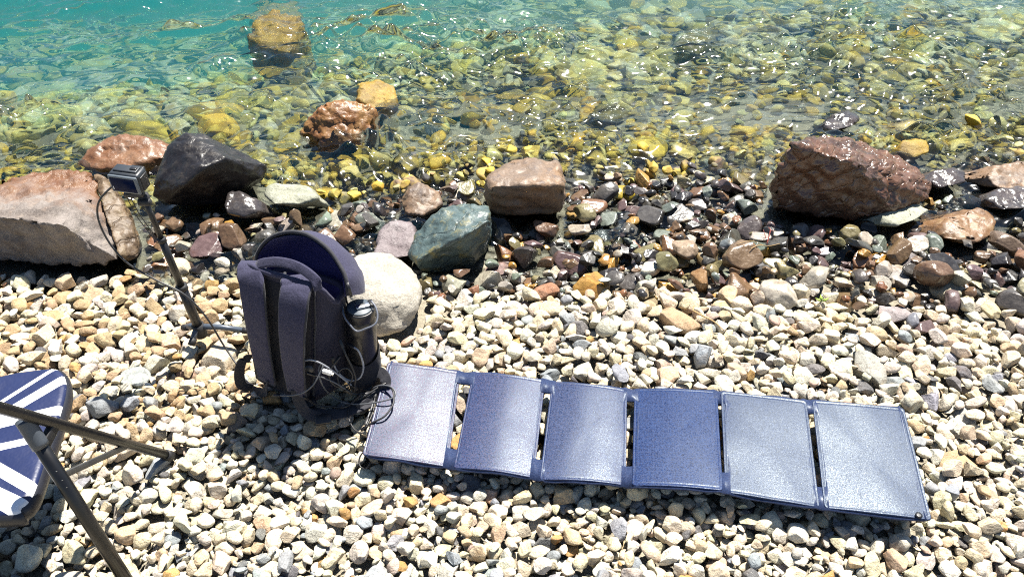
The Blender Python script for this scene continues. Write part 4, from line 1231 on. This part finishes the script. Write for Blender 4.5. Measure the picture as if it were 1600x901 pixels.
cable('black coiled cable in the dark gap between the backpack and the bottle pocket',
      [c8(330, 300, 1.175), c8(290, 360, 1.165), c8(300, 430, 1.160), c8(360, 470, 1.165), c8(430, 450, 1.175), c8(455, 390, 1.182), c8(420, 340, 1.184), c8(370, 350, 1.180), c8(350, 410, 1.172), c8(380, 480, 1.165), c8(450, 520, z=0.06), c8(530, 515, z=0.05)], 0.0020, M_CABLE_BLACK)
cable('black cable running low along the dark base of the backpack to the panel',
      [c8(140, 560, 1.15), c8(210, 600, z=0.04), c8(300, 605, z=0.036), c8(400, 610, z=0.036), c8(480, 560, z=0.045), c8(560, 520, z=0.05), c8(640, 470, z=0.055)], 0.0022, M_CABLE_BLACK)
# white plug and small adapter in the tangle
adap = empty('usb_plug', onY(511, 581, 1.15)); tag(adap, 'small white plug in the cable tangle by the backpack', 'plug')
bm = bmesh.new(); add_box(bm, onY(511, 581, 1.15), (0.020, 0.008, 0.009), Matrix.Rotation(-0.2, 3, 'Z') @ Matrix.Rotation(0.25, 3, 'Y'), 0.0015)
from_bm('shell', bm, M_WHITEPRINT, adap, local=Matrix.Translation(adap.location))
bm = bmesh.new(); add_box(bm, onY(518, 583.5, 1.148), (0.010, 0.006, 0.005), Matrix.Rotation(-0.2, 3, 'Z') @ Matrix.Rotation(0.25, 3, 'Y'), 0.0008)
from_bm('contact', bm, M_STEEL, adap, local=Matrix.Translation(adap.location))

# ------------------------------------------------------------------ tripod with action camera
TY = 1.43
pb, ptp = onY(314, 520, TY - 0.004), onY(223, 304, TY + 0.004)
tri = empty('tripod', (pb.x, pb.y, 0)); tag(tri, 'thin black pole tripod standing on the pebbles and carrying the action camera', 'tripod')
LT = Matrix.Translation(tri.location)
def seg_(name, a, b, r, mat=M_BLACK, par=None, sgm=14):
    bm = bmesh.new(); add_tube(bm, [pb.lerp(ptp, a), pb.lerp(ptp, (a + b) / 2), pb.lerp(ptp, b)], r, sgm)
    return from_bm(name, bm, mat, par or tri, local=LT)
seg_('pole_section', 0.0, 0.36, 0.0115)
seg_('pole_section', 0.36, 0.70, 0.0085)
seg_('pole_section', 0.70, 0.985, 0.0064)
seg_('pole_collar', 0.345, 0.375, 0.0135, M_RUBBER)
seg_('pole_collar', 0.69, 0.715, 0.0100, M_RUBBER)
seg_('pole_head', 0.95, 1.0, 0.0115, M_RUBBER)
seg_('foot_hub', -0.02, 0.07, 0.0150, M_RUBBER)
zl = lambda x, y: top_z(x, y, 0.012) + 0.004
for (px, py) in ((385, 511), (287, 506), (298, 530)):
    e = at(px, py, 0.02)
    e.z = max(0.008, min(zl(e.x, e.y), 0.03))
    s0 = pb.lerp(ptp, 0.055)
    bm = bmesh.new(); add_tube(bm, [s0, s0.lerp(e, 0.5) + Vector((0, 0, 0.004)), e], 0.0075, 12, True, 0.0068)
    lg = from_bm('leg', bm, M_LEGTUBE, tri, local=LT)
    bm = bmesh.new(); d = (e - s0).normalized(); add_tube(bm, [e - d * 0.012, e + d * 0.006], 0.0086, 12)
    from_bm('rubber_foot', bm, M_RUBBER, lg, local=LT)
# arm under the camera
a0, a1 = onY(194, 303, TY - 0.004), onY(226, 304, TY)
bm = bmesh.new(); add_box(bm, (a0 + a1) / 2, ((a1 - a0).length * 1.02, 0.014, 0.010), None, 0.002)
from_bm('mount_arm', bm, M_BLACK, tri, local=LT)
bm = bmesh.new(); add_lathe(bm, [(0.008, -0.012), (0.008, 0.012), (0.006, 0.014)], Matrix.Translation(onY(226, 316, TY - 0.008)) @ Matrix.Rotation(math.pi / 2, 4, 'Y'), 12)
from_bm('clamp_knob', bm, M_RUBBER, tri, local=LT)

cc = onY(201, 281, TY - 0.006)
acam = empty('action_camera', cc)
tag(acam, 'small black action camera with its blue-black screen facing the viewer on top of the tripod', 'camera')
RC = Matrix.Translation(cc) @ Matrix.Rotation(math.radians(-9), 4, 'Z') @ Matrix.Rotation(math.radians(3), 4, 'Y') @ Matrix.Rotation(math.radians(4), 4, 'X')
def cbox(name, c, size, mat, bev, par=None):
    bm = bmesh.new(); add_box(bm, RC @ Vector(c), size, RC.to_3x3(), bev, 3)
    return from_bm(name, bm, mat, par or acam, smooth=True, local=Matrix.Translation(cc))
body = cbox('housing', (0, 0.004, 0), (0.066, 0.036, 0.046), M_GREYP, 0.006)
cbox('bezel', (-0.001, -0.0155, -0.001), (0.0640, 0.006, 0.0430), simple('bezel_grey', (0.11, 0.13, 0.15), 0.4), 0.0028)
scr = cbox('screen', (-0.002, -0.0188, -0.001), (0.054, 0.0016, 0.0335), M_SCREEN, 0.0007)
cbox('screen_mark', (-0.0255, -0.0200, -0.0095), (0.0016, 0.0006, 0.008), M_WHITEPRINT, 0.0001, scr)
cbox('top_plate', (0.0, 0.006, 0.0245), (0.052, 0.022, 0.004), M_GREYP, 0.0018)
cbox('shutter_button', (0.016, 0.006, 0.0275), (0.014, 0.009, 0.003), M_BLACK, 0.0012)
cbox('side_door', (0.0335, 0.005, -0.002), (0.003, 0.024, 0.034), M_BLACK, 0.0012)
cbox('lens_block', (0.012, 0.025, 0.004), (0.030, 0.010, 0.030), M_BLACK, 0.003)
cbox('mount_finger', (-0.006, 0.002, -0.027), (0.006, 0.014, 0.012), M_BLACK, 0.001)
cbox('mount_finger', (0.006, 0.002, -0.027), (0.006, 0.014, 0.012), M_BLACK, 0.001)
cable('long dark cable hanging from the action camera down to the backpack',
      [RC @ Vector((-0.031, 0.002, -0.012)), onY(158, 309, 1.41), onY(152, 330, 1.405), onY(158, 355, 1.395), onY(175, 385, 1.385), onY(202, 413, 1.375), onY(245, 438, 1.365), onY(288, 460, 1.352), onY(322, 495, 1.335), onY(350, 540, 1.315), at(374, 575, 0.045)], 0.0022, M_CABLE_BLACK, ends=False)
for dx, lab in ((0, 'thin black lanyard cord hanging behind the tripod pole, left strand'), (6, 'thin black lanyard cord hanging behind the tripod pole, right strand')):
    cable(lab, [onY(197 + dx, 306, TY + 0.004), onY(212 + dx, 335, TY + 0.005), onY(230 + dx, 360, TY + 0.006), onY(246 + dx * 0.4, 380, TY + 0.004)], 0.0011, M_CABLE_BLACK, name='lanyard', ends=False, cat='cord', seg=6)

# ------------------------------------------------------------------ folding chair at the left edge
G = at(266, 712, 0.006)
Q = onY(107, 667, 0.897)
D1 = Q - G
def on_line(P, D, px):
    lo, hi = -0.5, 3.0
    f = lambda s: proj(P + D * s)[0] - px
    for _ in range(60):
        m = (lo + hi) / 2
        if f(lo) * f(m) <= 0: hi = m
        else: lo = m
    return P + D * lo
T2, F2 = onY(42, 663, 0.850), at(207, 921, 0.0)
chair = empty('folding_chair', ((G.x + F2.x) / 2 - 0.2, (G.y + F2.y) / 2, 0))
tag(chair, 'folding stool with black tube legs and a blue and white striped seat', 'chair')
LC = Matrix.Translation(chair.location)
OFF = Vector((-0.46, 0, 0))
for sh in (Vector(), OFF):
    bm = bmesh.new(); add_tube(bm, [G + sh, G + sh + D1 * 0.7, G + sh + D1 * 1.5, G + sh + D1 * 1.75], 0.0096, 16)
    lg = from_bm('leg', bm, M_TUBE, chair, local=LC)
    bm = bmesh.new(); add_tube(bm, [G + sh - D1 * 0.005, G + sh + D1 * 0.06], 0.0112, 14)
    from_bm('foot_cap', bm, M_RUBBER, lg, local=LC)
    bm = bmesh.new(); add_tube(bm, [F2 + sh, (F2 + T2) / 2 + sh, T2 + sh], 0.0118, 16)
    l2 = from_bm('leg', bm, M_TUBE, chair, local=LC)
    bm = bmesh.new(); d2 = (T2 - F2).normalized(); add_tube(bm, catmull([T2 + sh - d2 * 0.045, T2 + sh - d2 * 0.02, T2 + sh, T2 + sh + d2 * 0.010], 3), 0.0142, 14)
    from_bm('end_cap', bm, simple('cap_grey', (0.055, 0.065, 0.08), 0.45), l2, local=LC)
    pa, pb2 = on_line(G, D1, 86) + sh, on_line(F2, T2 - F2, 66) + sh
    bm = bmesh.new(); md = (pb2 - pa)
    add_box(bm, (pa + pb2) / 2, (0.012, 0.020, md.length + 0.016), md.to_track_quat('Z', 'Y').to_matrix(), 0.002)
    from_bm('bracket', bm, M_RUBBER, chair, local=LC)
    sa, sb = on_line(F2, T2 - F2, 94) + sh, on_line(G, D1, 203) + sh
    bm = bmesh.new(); ms = sb - sa
    add_box(bm, (sa + sb) / 2, (0.004, 0.012, ms.length), ms.to_track_quat('Z', 'Y').to_matrix(), 0.0008)
    from_bm('strut', bm, simple('strut_grey', (0.05, 0.05, 0.05), 0.4), chair, local=LC)
    for L_, D_, pxs in ((G, D1, (112, 128)), (F2, T2 - F2, (97, 88, 104))):
        for px in pxs:
            p = on_line(L_, D_, px) + sh
            tc = (Vector((0, 0, H_CAM)) - p).normalized()
            bm = bmesh.new(); add_lathe(bm, [(0.0024, 0.0), (0.0024, 0.0095), (0.0014, 0.0108)], Matrix.Translation(p + tc * 0.0015) @ tc.to_track_quat('Z', 'Y').to_matrix().to_4x4(), 10)
            from_bm('rivet', bm, M_STEEL, chair, local=LC)
bm = bmesh.new(); add_tube(bm, [G + D1 * 1.74, G + D1 * 1.74 + OFF], 0.0092, 14)
from_bm('crossbar', bm, M_TUBE, chair, local=LC)
bm = bmesh.new(); add_tube(bm, [F2 + (T2 - F2) * -0.005 + Vector((0, 0, .004)), F2 + (T2 - F2) * -0.005 + OFF + Vector((0, 0, .004))], 0.0092, 14)
from_bm('crossbar', bm, M_TUBE, chair, local=LC)
ZS = 0.205
out_px = [(0, 590), (35, 581), (84, 575), (100, 579), (108, 592), (109, 612), (101, 645), (90, 680), (76, 722), (63, 762), (53, 784), (38, 799), (0, 812)]
sp = [at(px, py, ZS) for px, py in out_px]
sp += [Vector((OFF.x + -0.14 - (p.x + 0.82), p.y, ZS)) + Vector((-0.62, 0, 0)) for p in reversed(sp)]
sp = catmull(sp + [sp[0]], 4)[:-1]
sc_ = sum(sp, Vector()) / len(sp)
k = NT('striped_vinyl')
opos = k.n('TexCoord').outputs['Object']
mask = None
for (xa, ya), (xb, yb), wpx in (((8, 628), (91, 577), 8), ((26, 640), (112, 590), 20), ((-30, 672), (100, 643), 20), ((-30, 709), (55, 690), 15), ((-30, 718), (57, 769), 18), ((-30, 766), (40, 800), 28)):
    A, B = at(xa, ya, ZS) - sc_, at(xb, yb, ZS) - sc_
    n_ = Vector((-(B - A).y, (B - A).x, 0)).normalized()
    w_ = wpx / 850.0 / 2
    dp = k.n('VectorMath', operation='DOT_PRODUCT'); k.l(opos, dp.inputs[0]); dp.inputs[1].default_value = n_
    m_ = k.math('LESS_THAN', k.math('ABSOLUTE', k.math('SUBTRACT', dp.outputs['Value'], n_.dot(A))), w_)
    mask = m_ if mask is None else k.math('MAXIMUM', mask, m_)
nz = k.noise(opos, 30, 3, 0.6).outputs[0]
k.set(Base_Color=k.mix(mask, k.mix(nz, (0.008, 0.014, 0.055), (0.013, 0.022, 0.080)), (0.78, 0.78, 0.80)), Roughness=0.42, Normal=k.bump(nz, 0.2, 0.01))
M_STRIPE = k.m
bm = bmesh.new()
rings = []
for s_, dz in ((0.972, -0.003), (0.965, 0.003), (0.945, 0.007), (0.90, 0.008), (0.6, 0.007), (0.3, 0.006)):
    rings.append([bm.verts.new(sc_ + (p - sc_) * s_ + Vector((0, 0, dz + 0.002 * noise.noise(p * 14)))) for p in sp])
for a, b in zip(rings, rings[1:]):
    for j in range(len(a)): bm.faces.new((a[j - 1], a[j], b[j], b[j - 1]))
bm.faces.new(rings[-1])
seat = bpy.data.objects
st = empty('seat_anchor') if False else None
o = from_bm('seat_pad', bm, M_STRIPE, chair, local=Matrix.Translation(sc_))
o.location = sc_ - chair.location
bm = bmesh.new()
rings = []
for s_, dz in ((0.94, -0.030), (0.985, -0.026), (1.0, -0.014), (0.99, -0.002), (0.968, 0.0015)):
    rings.append([bm.verts.new(sc_ + (p - sc_) * s_ + Vector((0, 0, dz))) for p in sp])
for a, b in zip(rings, rings[1:]):
    for j in range(len(a)): bm.faces.new((a[j - 1], a[j], b[j], b[j - 1]))
bm.faces.new(rings[0])
from_bm('seat_rim', bm, simple('seat_vinyl', (0.014, 0.015, 0.022), 0.45), chair, local=LC)

# ------------------------------------------------------------------ small drift on the stones
def drift(name, label, cat, paths, mat):
    base = at(*paths[0][0][0][:2], 0.0)
    bm = bmesh.new()
    for pts, r0, r1 in paths:
        P = []
        for px, py, z in pts:
            g = at(px, py, 0.0); g.z = top_z(g.x, g.y, 0.008) + z; P.append(g)
        add_tube(bm, catmull(P, 5), r0, 7, True, r1)
    o = from_bm(name, bm, mat, local=Matrix.Translation(base)); o.location = base
    tag(o, label, cat)
drift('twig', 'dry pale twig lying on the pebbles above the solar panel', 'twig', [([(1083, 484, .003), (1098, 492, .006), (1116, 502, .004), (1132, 512, .002)], .0026, .0014), ([(1083, 484, .003), (1085, 474, .006)], .0016, .001)], M_TWIG)
drift('straw', 'yellow dry grass stalk on the wet stones, middle right', 'straw', [([(1172, 392, .004), (1186, 384, .007), (1204, 376, .006), (1222, 369, .004)], .0014, .0008), ([(1150, 386, .004), (1172, 381, .006), (1196, 378, .005)], .0011, .0007)], M_TWIG)
drift('rootlet', 'dark red branching rootlet on the wet stones, middle right', 'rootlet', [([(1200, 375, .004), (1203, 362, .008), (1201, 352, .012)], .0018, .0008), ([(1203, 362, .008), (1212, 352, .012)], .0014, .0007), ([(1200, 372, .004), (1192, 362, .008)], .0012, .0006)], M_ROOTRED)
lp = at(1285, 467, 0.0); lp.z = top_z(lp.x, lp.y, 0.01) + 0.006
bm = bmesh.new()
for a0 in (0.2, 1.5, 2.9):
    d = Vector((math.cos(a0), math.sin(a0), 0.5)); n_ = Vector((-d.y, d.x, 0))
    q = [lp, lp + d * 0.008 + n_ * 0.005, lp + d * 0.019, lp + d * 0.008 - n_ * 0.005]
    vs = [bm.verts.new(x) for x in q]; vm = bm.verts.new(lp + d * 0.009 + Vector((0, 0, 0.003)))
    for j in range(4): bm.faces.new((vs[j - 1], vs[j], vm))
o = from_bm('leaf_sprout', bm, M_LEAF, local=Matrix.Translation(lp)); o.location = lp
o.modifiers.new('thick', 'SOLIDIFY').thickness = 0.0008
tag(o, 'tiny yellow-green leaf sprout between the stones, right of the middle', 'leaf')
